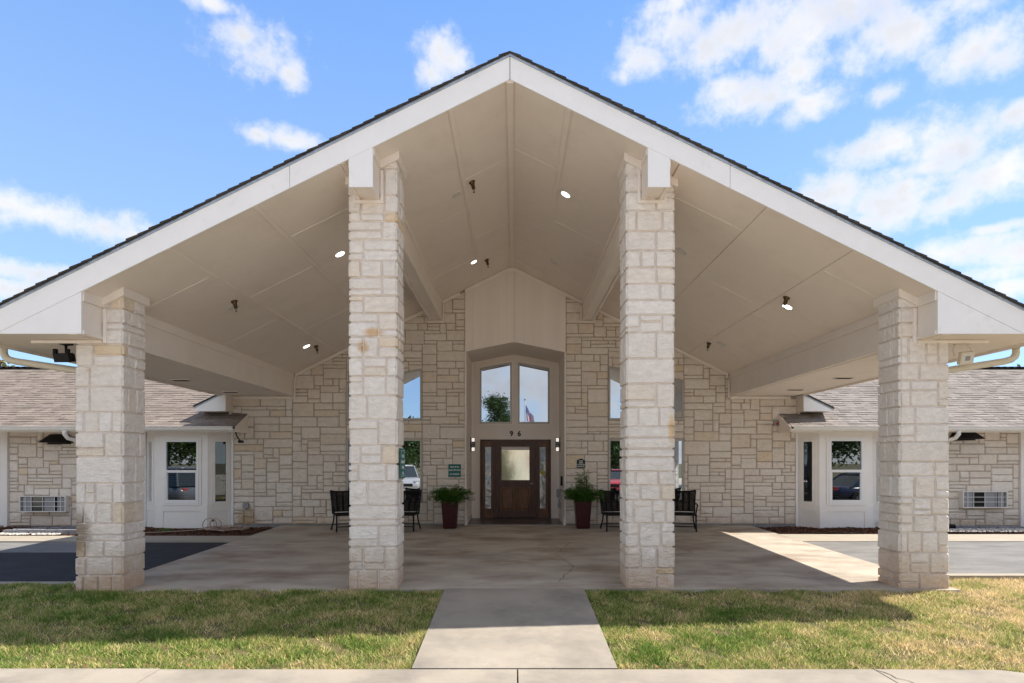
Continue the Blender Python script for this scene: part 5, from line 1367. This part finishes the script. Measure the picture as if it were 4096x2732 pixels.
for sgn, x, lb in ((-1,-10.19,'white downspout elbow under the left wing gutter'),(1,10.08,'white downspout elbow under the right wing gutter')):
    t = thing('downspout', lb, 'downspout', (x, 13.75, 2.2))
    x2 = x+(-sgn)*0.50
    mk('elbow', MB().tube([(x,13.60,2.23),(x,13.60,2.15),(x-sgn*0.03,13.66,2.06),(x-sgn*0.12,13.80,2.01),(x2,14.20,1.93),(x2-sgn*0.05,14.27,1.88),(x2-sgn*0.05,14.27,1.80)], 0.045, 12), MT['gutter'], t, smooth=True)
    mk('pipe', MB().box(x2-sgn*0.05-0.04,x2-sgn*0.05+0.04,14.24,14.31,-0.02,1.80), MT['gutter'], t)
# canopy downspouts at the outer columns
for sgn in (-1, 1):
    e = (EL-0.06) if sgn < 0 else (ER+0.06); cx_ = -5.66 if sgn < 0 else 5.615
    t = thing('downspout', 'cream %s canopy downspout bending from the eave gutter to the outer column' % ('left' if sgn < 0 else 'right'), 'downspout', (e, 8.1, 3.0))
    pts = [(e,8.1,3.08),(e,8.1,3.0),(e-sgn*0.02,8.1,2.95),(e-sgn*0.07,8.1,2.91),(e-sgn*0.16,8.1,2.885),(cx_+sgn*0.02,8.05,2.73),(cx_,8.05,2.66),(cx_,8.05,2.5)]
    mk('elbow_pipe', MB().tube(pts, 0.045, 12), MT['gutter_cream'], t, smooth=True)
    mk('pipe', MB().box(cx_-0.035,cx_+0.035,8.01,8.09,0.02,2.52), MT['gutter'], t)
    mk('shoe', MB().obox((cx_+sgn*0.06,7.98,-0.04),(0.20,0.09,0.075),Vector((sgn*0.85,-0.3,-0.43)).normalized(),Vector((sgn*0.3,0.95,0)).normalized(),Vector((0.42*sgn,0,0.9)).normalized()), MT['gutter'], t)
# flood lights
t = thing('flood_light', 'black flood light hanging under the left soffit beside the outer column', 'flood light', (-5.9,7.9,3.09))
mk('mount', MB().lathe([(0.085,0),(0.08,0.018),(0.03,0.03),(0.016,0.04),(0.016,0.10),(0.012,0.13)], (-5.9,7.9,SOF), (0,0,-1), 16), MT['blackmetal'], t)
hd = MB().obox((-5.90,7.86,2.895),(0.20,0.10,0.11),(1,0,0),Vector((0,0.95,0.3)),Vector((0,-0.3,0.95)))
for k in range(8): hd.obox((-5.98+k*0.023,7.93,2.905),(0.006,0.05,0.10),(1,0,0),Vector((0,0.95,0.3)),Vector((0,-0.3,0.95)))
hd.box(-6.0,-5.96,7.80,7.84,2.93,3.0).box(-5.84,-5.80,7.80,7.84,2.93,3.0)
mk('head', hd, MT['blackmetal'], t)
t = thing('flood_light', 'white square flood light on a bracket under the right soffit', 'flood light', (5.92,7.9,3.09))
mk('bracket', MB().tube([(5.85,7.95,SOF-0.002),(5.80,7.93,3.0),(5.80,7.90,2.93)],0.008,6).tube([(5.99,7.95,SOF-0.002),(6.03,7.93,3.03),(6.02,7.90,2.97)],0.008,6).box(5.83,6.03,7.93,7.97,SOF-0.012,SOF-0.0005), MT['gutter_cream'], t)
ex_, ez_ = Vector((0.99,0.1,0.1)).normalized(), Vector((-0.1,-0.35,0.93)).normalized(); ey_ = ez_.cross(ex_)
mk('head', MB().obox((5.92,7.86,2.89),(0.19,0.05,0.16),ex_,ey_,ez_), MT['gutter_cream'], t)
mk('lens', MB().obox(Vector((5.92,7.86,2.89))-ey_*0.027,(0.155,0.004,0.125),ex_,ey_,ez_), MT['lens_off'], t)
mk('reflector', MB().obox(Vector((5.92,7.86,2.89))-ey_*0.030,(0.07,0.004,0.06),ex_,ey_,ez_), MT['grey_plastic'], t)
t = thing('security_light', 'small black security light under the end of the left wing eave', 'light', (-6.42,14.2,2.2))
mk('arm', MB().tube([(-6.5,14.0,2.21),(-6.46,13.98,2.12),(-6.38,13.96,2.02)],0.014,6), MT['blackmetal'], t)
box('head', -6.40, -6.30, 13.90, 13.98, 1.96, 2.02, MT['blackmetal'], t)
# devices on the stone wall
t = thing('fire_alarm_strobe', 'small grey and red alarm device high on the right stone wall', 'alarm', (6.25,DW-0.04,2.44))
box('box', 6.19, 6.31, DW-0.09, DW-0.03, 2.38, 2.50, MT['grey_plastic'], t)
box('lens', 6.235, 6.285, DW-0.10, DW-0.091, 2.40, 2.46, MT['red_plastic'], t)
t = thing('outlet_cover', 'grey rounded outlet cover above a rust stain on the left stone wall', 'outlet cover', (-6.39,DW-0.04,0.49))
mk('cover', MB().prism([(-6.455,0.42),(-6.325,0.42),(-6.325,0.51),(-6.34,0.545),(-6.365,0.56),(-6.415,0.56),(-6.44,0.545),(-6.455,0.51)], DW-0.10, DW-0.025), MT['grey_plastic'], t)
mk('conduit', MB().tube([(-6.39,DW-0.04,0.42),(-6.39,DW-0.04,0.36)],0.012,6), MT['grey_plastic'], t)
# bed edging blocks
def edging(lb, pts, seed):
    t = thing('bed_edging', lb, 'edging', (pts[0][0], pts[0][1], 0)); r = random.Random(seed)
    for i in range(len(pts)-1):
        p, q = Vector((*pts[i],0)), Vector((*pts[i+1],0)); d = q-p; n = max(1, round(d.length/0.30)); e = d.normalized(); nn = Vector((-e.y,e.x,0))
        for k in range(n):
            c = p+d*((k+0.5)/n)+Vector((0,0,0.01+r.uniform(-.008,.008)))
            mk('edging_block', MB().obox(c,(d.length/n-0.012,0.10,0.10),e,nn,Vector((0,0,1))), MT['edging'], t)
edging('grey edging blocks of the left bed beside the downspout drain', [(-11.0,12.95),(-9.3,12.95)], 1)
edging('grey edging blocks running back to the wall in the left bed', [(-10.9,13.05),(-9.4,14.0)], 2)
edging('grey edging blocks of the right bed along the pebbles', [(9.9,13.85),(10.9,13.55),(13.5,13.52)], 3)
t = thing('drain_pipe', 'black flexible drain pipe lying in the right bed behind the column', 'pipe', (9.3,13.8,0.05))
mk('pipe', MB().tube([(8.6,14.1,0.10),(9.3,13.85,0.06),(10.1,13.75,0.04)], 0.05, 12), MT['blackmetal'], t)
# hose tangle
t = thing('hose', 'tangled tan hose lying on the mulch at the corner of the left bay', 'hose', (-6.5,13.4,0))
r = random.Random(9); pts = []
for k in range(90):
    q = k*0.55; rad = 0.16+0.12*math.sin(k*0.37)+r.uniform(-.02,.02)
    pts.append((-6.42+math.cos(q)*rad*1.9+0.12*math.sin(k*0.11), 13.35+math.sin(q)*rad*0.9, 0.0+0.035+0.03*math.sin(k*0.9)+r.uniform(0,0.03)))
mk('coil', MB().tube(pts, 0.009, 6), MT['rope'], t)
mk('raised_loop', MB().tube([(-6.85+0.16*math.cos(a), 13.5, 0.10+0.15*math.sin(a)) for a in np.linspace(-0.6,3.6,14)], 0.009, 6).tube([(-6.70+0.13*math.cos(a), 13.47, 0.09+0.16*math.sin(a)) for a in np.linspace(-0.5,3.9,14)], 0.009, 6), MT['rope'], t)
mk('loose_end', MB().tube([(-6.9,13.3,0.02),(-7.3,13.2,0.0),(-7.9,13.1,-0.02),(-8.4,13.15,-0.02)], 0.009, 6), MT['rope'], t)
t = thing('spray_nozzle', 'small black and white nozzle in the hose tangle', 'nozzle', (-6.78,13.5,0.12))
mk('body', MB().tube([(-6.78,13.5,0.06),(-6.78,13.5,0.18)], 0.02, 10), MT['vinyl'], t)
mk('cap', MB().tube([(-6.78,13.5,0.181),(-6.78,13.5,0.21)], 0.026, 10), MT['blackmetal'], t)
# ================================================================ patio chairs
def make_chair(label, loc, rz):
    t = thing('patio_chair', label, 'chair', loc, rz, 'black woven patio chairs under the canopy', local=True)
    bm, wk = MT['blackmetal'], MT['wicker']
    W, D_, SH = 0.27, 0.25, 0.385
    s = MB().prism_xy([(-W,-D_),(W,-D_),(W*0.92,D_),(-W*0.92,D_)], SH-0.035, SH)
    mk('seat', s, wk, t)
    mk('seat_rail', MB().tube([(-W,-D_,SH-0.02),(W,-D_,SH-0.02),(W*0.92,D_,SH-0.02),(-W*0.92,D_,SH-0.02),(-W,-D_,SH-0.02)], 0.018, 8), bm, t)
    for sx__ in (-1,1):
        mk('leg', MB().tube([(sx__*W*0.96,-D_+0.01,SH-0.03),(sx__*W*0.96,-D_+0.01,0.2),(sx__*W*0.98,-D_-0.005,0.0)], [0.019,0.017,0.019], 8), bm, t)
        mk('leg', MB().tube([(sx__*W*0.82,D_-0.02,SH-0.03),(sx__*W*0.84,D_,0.22),(sx__*W*1.0,D_+0.06,0.0)], [0.019,0.016,0.019], 8), bm, t)
        # back post rising and leaning, short curved arm
        mk('back_post', MB().tube([(sx__*W*0.92,D_-0.01,SH-0.02),(sx__*W*0.94,D_+0.03,0.56),(sx__*W*0.97,D_+0.07,0.72),(sx__*W*1.03,D_+0.10,0.875)], [0.02,0.02,0.019,0.017], 8), bm, t)
        mk('arm', MB().tube([(sx__*W*0.95,D_+0.03,0.58),(sx__*(W+0.02),D_-0.08,0.585),(sx__*(W+0.03),-0.02,0.565),(sx__*(W+0.015),-0.06,0.50),(sx__*W,-0.05,SH)], [0.016,0.018,0.019,0.016,0.015], 8), bm, t)
    mk('stretcher', MB().tube([(-W*0.95,-D_+0.02,0.11),(0,-D_+0.02,0.105),(W*0.95,-D_+0.02,0.11)], [0.010,0.013,0.010], 8), bm, t)
    mk('stretcher', MB().tube([(-W*0.9,D_+0.02,0.13),(W*0.9,D_+0.02,0.13)], 0.010, 8), bm, t)
    def by(u, v):      # woven back surface: u -1..1, v 0..1
        z = SH+0.03+v*(0.84-SH-0.03) + 0.028*v*(u*u)
        x = u*W*(0.9+0.11*v); y = D_+0.0+0.10*v+0.05*(1-u*u)
        return Vector((x,y,z))
    mk('top_rail', MB().tube([by(u,1.0)+Vector((0,0,0.008)) for u in np.linspace(-1.03,1.03,11)], 0.019, 8), bm, t)
    mk('lower_rail', MB().tube([by(u,0.0) for u in np.linspace(-1,1,7)], 0.014, 8), bm, t)
    w = MB(); N = 23; Mv = 24; hw = 0.0062; hu = 0.3
    for i in range(N):
        u = -0.97+1.94*i/(N-1)
        half = 0.6 if i % 6 == 5 else 0.36
        for j in range(12):
            v0, v1 = j/12, (j+1)/12; d = 1.94/(N-1)*half
            w.add([by(u-d,v0),by(u+d,v0),by(u+d,v1),by(u-d,v1)], [(0,1,2,3)])
    for j in range(Mv):
        v = 0.02+0.96*j/(Mv-1); d = 0.96/(Mv-1)*0.36
        for i in range(10):
            a, b = -1+2*i/10, -1+2*(i+1)/10; o = Vector((0,-0.003,0))
            w.add([by(a,v-d)+o,by(b,v-d)+o,by(b,v+d)+o,by(a,v+d)+o], [(0,1,2,3)])
    mk('woven_back', w, wk, t)
    return t
def copy_tree(o, parent=None):
    c = o.copy(); col.objects.link(c); c.parent = parent
    for ch in o.children: copy_tree(ch, c)
    return c
ch0 = make_chair('black woven chair showing at the left of the inner left column', (hx(795,13.4), 13.40, -0.012), R(28))
for (u, y, a, lb) in ((930,13.45,-6,'black woven chair between the inner left column and the left planter'),
                      (1413,13.45,6,'black woven chair between the right planter and the inner right column'),
                      (1569,13.45,-14,'black woven chair at the right of the inner right column')):
    c = copy_tree(ch0); c.location = (hx(u,y), y, -0.012); c.rotation_euler = (0,0,R(a)); c['label'] = lb

# ================================================================ planters
def planter(label, x, y, seed, hgt, wid, tall):
    r = random.Random(seed); z0 = slab_z(x,y)+0.006
    t = thing('planter', label, 'planter', (x,y,z0), group='dark red planters beside the door', local=True)
    a, b, H = 0.185, 0.145, 0.62
    mb = MB(); lv = [(b,0.012),(a-0.004,H-0.035),(a,H-0.03),(a,H),(a-0.022,H),(a-0.026,H-0.06)]
    vs = []; 
    for h_, z in lv: vs += [(-h_,-h_,z),(h_,-h_,z),(h_,h_,z),(-h_,h_,z)]
    fs = [(3,2,1,0)]
    for i in range(len(lv)-1):
        for k in range(4): fs.append((i*4+k,i*4+(k+1)%4,(i+1)*4+(k+1)%4,(i+1)*4+k))
    mk('pot', mb.add(vs, fs), MT['pot'], t)
    mk('foot', MB().box(-b+0.02,b-0.02,-b+0.02,b-0.02,0,0.012), MT['blackmetal'], t)
    mk('soil', MB().add([(-a+0.03,-a+0.03,H-0.05),(a-0.03,-a+0.03,H-0.05),(a-0.03,a-0.03,H-0.05),(-a+0.03,a-0.03,H-0.05)], [(0,1,2,3)]), MT['soil'], t)
    stems = MB(); lf = MB()
    for k in range(110):
        q = r.uniform(0,6.283); out = r.uniform(0.05,1.0)**0.6*wid
        top = Vector((math.cos(q)*out, math.sin(q)*out*0.85, H+hgt*r.uniform(0.15,0.95)*(1.05-0.45*out/wid)))
        if k < tall: top = Vector((r.uniform(-.10,.16),r.uniform(-.1,.1),H+hgt*r.uniform(1.05,1.45)))
        p0 = Vector((r.uniform(-.1,.1), r.uniform(-.1,.1), H-0.05))
        m_ = (p0+top)/2+Vector((math.cos(q)*out*0.05, math.sin(q)*out*0.05, hgt*0.22))
        pts = [p0*(1-s)**2+m_*2*s*(1-s)+top*s*s for s in (0,0.25,0.5,0.75,1.0)]
        end = pts[-1]+Vector((math.cos(q)*0.05,math.sin(q)*0.05,-0.05 if k >= tall else 0.03)); pts.append(end)
        stems.tube(pts, [0.004,0.004,0.003,0.0025,0.002,0.0012], 4)
        for j in range(1, 6):
            for _ in range(5):
                s = r.random(); p = pts[j-1]*(1-s)+pts[j]*s
                # a compound leaf: rachis direction, paired leaflets
                d = Vector((r.uniform(-1,1)+math.cos(q)*0.9, r.uniform(-1,1)+math.sin(q)*0.9, r.uniform(-0.4,0.7))).normalized(); L = r.uniform(0.05,0.10)
                sd = d.cross(Vector((0,0,1))); sd = sd.normalized() if sd.length > 0.01 else Vector((1,0,0))
                for n_ in range(3):
                    c = p+d*L*(0.35+0.3*n_)
                    for sg_ in ((-1,1) if n_ < 2 else (0,)):
                        ld = (d*0.75+sd*sg_*0.8+Vector((0,0,r.uniform(-0.5,0.2)))).normalized(); ll = r.uniform(0.035,0.055)
                        pn = ld.cross(Vector((r.uniform(-.4,.4),r.uniform(-.4,.4),1))).normalized()*ll*0.24
                        lf.add([c, c+ld*ll*0.45+pn, c+ld*ll, c+ld*ll*0.45-pn], [(0,1,2,3)])
    mk('stems', stems, MT['bark'], t, kind='stuff'); mk('foliage', lf, MT['leaf'], t, kind='stuff')
planter('dark red tapered planter with low bushy green plant left of the alcove', hx(1033,13.75), 13.78, 3, 0.40, 0.47, 0)
planter('dark red tapered planter with taller leafy green plant right of the alcove', hx(1338,13.75), 13.78, 8, 0.44, 0.43, 12)
for (x,y,s_,lb) in ((-7.75,13.35,3,'small green weed growing in the mulch below the left bay window'),):
    r = random.Random(s_); w = MB()
    for k in range(120):
        q = r.uniform(0,6.28); d = Vector((math.cos(q),math.sin(q)*0.5,r.uniform(0.1,0.8)))*r.uniform(0.03,0.13); c = Vector((x+r.uniform(-.13,.13),y+r.uniform(-.05,.05),-0.03))
        n_ = d.cross(Vector((0,0,1))).normalized()*0.012; w.add([c+d*0.3,c+d*0.7+n_,c+d,c+d*0.7-n_], [(0,1,2,3)])
    tag(mk('weed', w, MT['leaf']), lb, 'weed')

# ================================================================ trees
def tree(label, x, y, zb, H, rad, n_leaf, leaf, seed, mat_='tree_leaf', trunk_h=0.3, sparse=False, cone=False):
    r = random.Random(seed); t = thing('tree', label, 'tree', (x,y,zb), local=True)
    th = H*trunk_h; tr = MB()
    tr.tube([(0,0,0),(r.uniform(-.1,.1),0,th*0.6),(r.uniform(-.2,.2),0,th),(r.uniform(-.2,.2),0,H*0.75)], [H*0.028,H*0.022,H*0.018,H*0.006], 9)
    tips = []
    for k in range(26 if not sparse else 40):
        q = r.uniform(0,6.283); z0 = th*0.9+(H*0.55)*r.random(); zz1 = z0+H*r.uniform(0.10,0.34); f = 1-abs((zz1/H-0.6)/0.5)**2*0.6
        if cone: f = max(0.1, 1.1-(zz1-th)/(H-th))
        e = Vector((math.cos(q),math.sin(q),0))*rad*max(0.25,f)*r.uniform(0.45,0.95)+Vector((0,0,min(zz1,H*0.96)))
        m_ = Vector((e.x*0.4,e.y*0.4,(z0+e.z)/2)); tr.tube([(0,0,z0),m_,e], [H*0.010,H*0.006,H*0.002], 5); tips += [e, (m_+e)/2]
        if sparse:
            for _ in range(3):
                e2 = e+Vector((r.uniform(-1,1),r.uniform(-1,1),r.uniform(0.1,1)))*H*0.09; tr.tube([e,e2],[H*0.002,H*0.0008],4); tips.append(e2)
    mk('trunk', tr, MT['bark'], t)
    n = n_leaf; rg = np.random.default_rng(seed); T = np.array([list(v) for v in tips])
    c = T[rg.integers(0,len(T),n)]; spread = rad*(0.20 if not sparse else 0.05)
    c = c+rg.normal(0,1,(n,3))*spread*np.array([1,1,0.8])
    d = rg.normal(0,1,(n,3)); d /= np.linalg.norm(d,axis=1)[:,None]; u = rg.normal(0,1,(n,3)); u -= (u*d).sum(1)[:,None]*d; u /= np.linalg.norm(u,axis=1)[:,None]
    s = leaf*rg.uniform(0.6,1.3,n)[:,None]
    V = np.stack([c-d*s, c+u*s*0.5, c+d*s, c-u*s*0.5],1)
    me = bpy.data.meshes.new('crown'); me.vertices.add(n*4); me.vertices.foreach_set('co', V.ravel()); me.loops.add(n*4); me.loops.foreach_set('vertex_index', np.arange(n*4))
    me.polygons.add(n); me.polygons.foreach_set('loop_start', np.arange(n)*4); me.polygons.foreach_set('loop_total', np.full(n,4)); me.materials.append(MT[mat_]); me.update(calc_edges=True)
    o = bpy.data.objects.new('crown', me); col.objects.link(o); o.parent = t
    return t
tree('sparse tree with yellowing leaves rising behind the left wing roof', -21.6, 23.5, -0.4, 7.3, 1.9, 2600, 0.10, 4, 'autumn_leaf', 0.3, True)
tree('green treetop just showing beyond the right wing ridge', 23.4, 25.0, -0.4, 7.0, 1.6, 1500, 0.10, 6, 'tree_leaf', 0.3, True)
# what the windows mirror: trees, parked cars and the flagpole across the street
G2 = -0.42
trees2 = [(-2.4,-58,11.6,2.6,9000),(-17,-17,7.4,3.6,16000),(-22,-15,7.0,3.4,16000),(-9.5,-24,4.4,3.2,16000),(9.5,-25,4.4,3.2,16000),(18,-16,7.2,3.8,16000),(25,-20,8.0,4.5,16000),(-30,-24,9.0,5.0,16000),(34,-26,9.0,5.0,12000),(40,6,9.0,5.0,14000),(-38,8,8.5,5.0,14000),(44,-8,9,5,12000),(-42,-6,9,5,12000),(4.5,-60,5.0,4.0,6000),(-13,-60,6.0,5.0,6000)]
TL = ['tall narrow tree mirrored in the upper left alcove window','green tree mirrored in the left bay window, nearer the lawn','green tree mirrored in the left bay window, outer one',
 'broad tree mirrored in the left stone wall windows','broad tree mirrored in the right stone wall windows','green tree mirrored in the right bay window','green tree across the street at the far right of the reflection',
 'green tree across the street at the far left of the reflection','green tree well beyond the right end of the street','green tree beside the right wing drive, outside the picture','green tree beside the left wing drive, outside the picture',
 'green tree beyond the street at the right, outside the picture','green tree beyond the street at the left, outside the picture','low distant tree right of the flagpole','low distant tree far left of the flagpole']
for k, (x,y,H,rad,n) in enumerate(trees2):
    tree(TL[k], x, y, G2, H, rad, n, 0.16, 60+k, 'tree_leaf', 0.28)
t = thing('flagpole', 'white flagpole with gold ball across the street, mirrored in the upper alcove window', 'flagpole', (1.09,-28,G2), local=True)
mk('pole', MB().tube([(0,0,0),(0,0,8.0)],[0.07,0.04],10), MT['vinyl'], t)
mk('ball', MB().lathe([(0.001,8.0),(0.08,8.05),(0.08,8.12),(0.001,8.18)],(0,0,0),(0,0,1),12), MT['bronze'], t)
def flag_mat():
    m, n, l = M_new('flag_cloth'); b = n['Principled BSDF']; b.inputs['Roughness'].default_value = 0.8
    at = n.new('ShaderNodeUVMap'); sp = n.new('ShaderNodeSeparateXYZ'); l.new(at.outputs[0], sp.inputs[0])
    def mth(op, a, b_=None, c=None):
        k = n.new('ShaderNodeMath'); k.operation = op
        for i, v in enumerate((a,b_,c)):
            if v is None: continue
            if isinstance(v,(int,float)): k.inputs[i].default_value = v
            else: l.new(v, k.inputs[i])
        return k.outputs[0]
    st = mth('MODULO', mth('FLOOR', mth('MULTIPLY', sp.outputs[1], 13.0)), 2.0)
    mx = n.new('ShaderNodeMix'); mx.data_type = 'RGBA'; mx.inputs['A'].default_value = (0.45,0.02,0.04,1); mx.inputs['B'].default_value = (0.75,0.75,0.75,1); l.new(st, mx.inputs['Factor'])
    can_ = mth('MULTIPLY', mth('LESS_THAN', sp.outputs[0], 0.4), mth('GREATER_THAN', sp.outputs[1], 0.4615))
    vo = n.new('ShaderNodeTexVoronoi'); vo.inputs['Scale'].default_value = 22; l.new(at.outputs[0], vo.inputs['Vector'])
    star = mth('LESS_THAN', vo.outputs['Distance'], 0.25)
    m2 = n.new('ShaderNodeMix'); m2.data_type = 'RGBA'; m2.inputs['A'].default_value = (0.02,0.03,0.16,1); m2.inputs['B'].default_value = (0.75,0.75,0.75,1); l.new(star, m2.inputs['Factor'])
    m3 = n.new('ShaderNodeMix'); m3.data_type = 'RGBA'; l.new(can_, m3.inputs['Factor']); l.new(mx.outputs['Result'], m3.inputs['A']); l.new(m2.outputs['Result'], m3.inputs['B'])
    l.new(m3.outputs['Result'], b.inputs['Base Color']); return m
fm = MB(); nu, nv = 14, 10; uv = []
for j in range(nv+1):
    for i in range(nu+1):
        u, v = i/nu, j/nv; fm.v.append((0.05+u*0.85+(1-v)*0.12, 0.18*math.sin(u*7+v*1.5), 6.05+v*1.5-u*1.25+0.05*math.sin(u*9))); uv.append((u,v))
fm.f = [(j*(nu+1)+i, j*(nu+1)+i+1, (j+1)*(nu+1)+i+1, (j+1)*(nu+1)+i) for j in range(nv) for i in range(nu)]
me = fm.mesh('flag', flag_mat(), True); ul = me.uv_layers.new(name='UVMap')
for lp in me.loops: ul.data[lp.index].uv = uv[lp.vertex_index]
fl = thing('flag', 'red, white and blue striped flag hanging from the flagpole', 'flag', (1.09,-28,G2), local=True); mk_ = place(me, 'cloth', fl)
# cars
def car(label, loc, rz, paint, suv=True):
    t = thing('parked_car', label, 'car', loc, rz, 'cars parked out front', local=True)
    L, W, H = (4.7,1.85,1.72) if suv else (4.6,1.8,1.45)
    # stations along the length: (x, half width, z low, z belt, z roof, roof half width)
    belt = 0.98 if suv else 0.88
    if suv: st = [(-2.35,0.74,0.42,0.80),(-2.2,0.86,0.30,0.92),(-1.4,0.92,0.24,belt),(0,0.925,0.24,belt),(0.85,0.92,0.24,belt+0.02),(1.0,0.92,0.24,0.99),(1.9,0.88,0.26,0.90),(2.25,0.80,0.32,0.74),(2.35,0.66,0.42,0.60)]
    else: st = [(-2.3,0.72,0.40,0.80),(-2.1,0.84,0.28,0.90),(-1.3,0.90,0.22,belt+.02),(0,0.90,0.22,belt),(0.9,0.90,0.22,belt),(1.1,0.89,0.22,0.87),(1.85,0.85,0.24,0.76),(2.2,0.77,0.30,0.62),(2.3,0.62,0.40,0.52)]
    vs = []; fs = []; prof = lambda w,zl,zh: [(w*0.80,zl),(w*0.97,zl+0.08),(w,zl+(zh-zl)*0.45),(w*0.985,zh-0.10),(w*0.93,zh-0.02),(w*0.80,zh)]
    for x, w, zl, zh in st:
        p = prof(w,zl,zh); vs += [(x,-a,b) for a,b in p]+[(x,a,b) for a,b in reversed(p)]
    k = 12
    for i in range(len(st)-1):
        for j in range(k): fs.append((i*k+j,i*k+(j+1)%k,(i+1)*k+(j+1)%k,(i+1)*k+j))
    fs += [tuple(range(k-1,-1,-1)), tuple(range((len(st)-1)*k,len(st)*k))]
    mk('body', MB().add(vs, fs), paint, t, smooth=True)
    # cabin: glass band and roof
    xr0, xr1, xb0, xb1 = (-1.95,0.45,-2.2,1.15) if suv else (-1.0,0.25,-1.75,1.05)
    def loop(x0,x1,w,z): return [(x0,-w,z),(x1,-w,z),(x1+0.06,0,z),(x1,w,z),(x0,w,z),(x0-0.04,0,z)]
    g = MB(); lo, hi = loop(xb0,xb1,0.84,belt-0.02), loop(xr0,xr1,0.66,H-0.08); g.add(lo+hi, [(i,(i+1)%6,(i+1)%6+6,i+6) for i in range(6)])
    mk('windows', g, MT['glassdark'], t)
    rf = MB(); a, b = loop(xr0-0.05,xr1+0.08,0.675,H-0.09), loop(xr0+0.15,xr1-0.15,0.56,H); rf.add(a+b, [(i,(i+1)%6,(i+1)%6+6,i+6) for i in range(6)]+[tuple(range(6,12)),tuple(range(5,-1,-1))]); mk('roof', rf, paint, t, smooth=True)
    pl = MB()
    for sg_ in (-1,1):
        for (xa,xz) in ((xb0,xr0),(xb1,xr1),(-0.2,-0.25)): pl.tube([(xa,sg_*0.845,belt-0.02),(xz,sg_*0.67,H-0.07)],0.035,6)
    mk('pillars', pl, paint, t)
    for x in (-1.42,1.42):
        for sg_ in (-1,1):
            wh = mk('wheel', MB().lathe([(0.20,0.0),(0.35,0.0),(0.36,0.03),(0.36,0.19),(0.34,0.22),(0.20,0.22)], (x,sg_*0.96,0.36), (0,-sg_,0), 22), MT['tyre'], t)
            rm = MB().lathe([(0.21,0.005),(0.22,0.02)], (x,sg_*0.965,0.36), (0,-sg_,0), 20)
            for q in range(5):
                a_ = q*1.2566; rm.tube([(x,sg_*0.972,0.36),(x+0.20*math.cos(a_),sg_*0.972,0.36+0.20*math.sin(a_))],0.022,5)
            mk('rim', rm, MT['rim'], wh)
    for sg_ in (-1,1):
        mk('headlight', MB().obox((2.20,sg_*0.62,0.72 if suv else 0.62),(0.20,0.30,0.12),Vector((0.9,sg_*0.4,0)).normalized(),Vector((-sg_*0.4,0.9,0)).normalized(),(0,0,1)), MT['chrome'], t)
        mk('taillight', MB().box(-2.33,-2.22,sg_*0.60-0.12,sg_*0.60+0.12,0.75,0.88), MT['red_plastic'], t)
    mk('grille', MB().box(2.26,2.36,-0.4,0.4,0.45,0.62), MT['blackmetal'], t)
car('dark grey sport utility car parked left of the lawn', (-14.6,3.6,-0.40), R(200), MT['car_grey'])
car('silver sport utility car parked across the street, mirrored in the left window', (-7.0,-9.0,G2), R(75), MT['car_silver'])
car('red saloon car parked across the street, mirrored in the right window', (6.7,-8.5,G2), R(115), MT['car_red'], False)
car('dark blue saloon car parked right of the lawn', (15.2,2.6,-0.40), R(-10), MT['car_dark'], False)
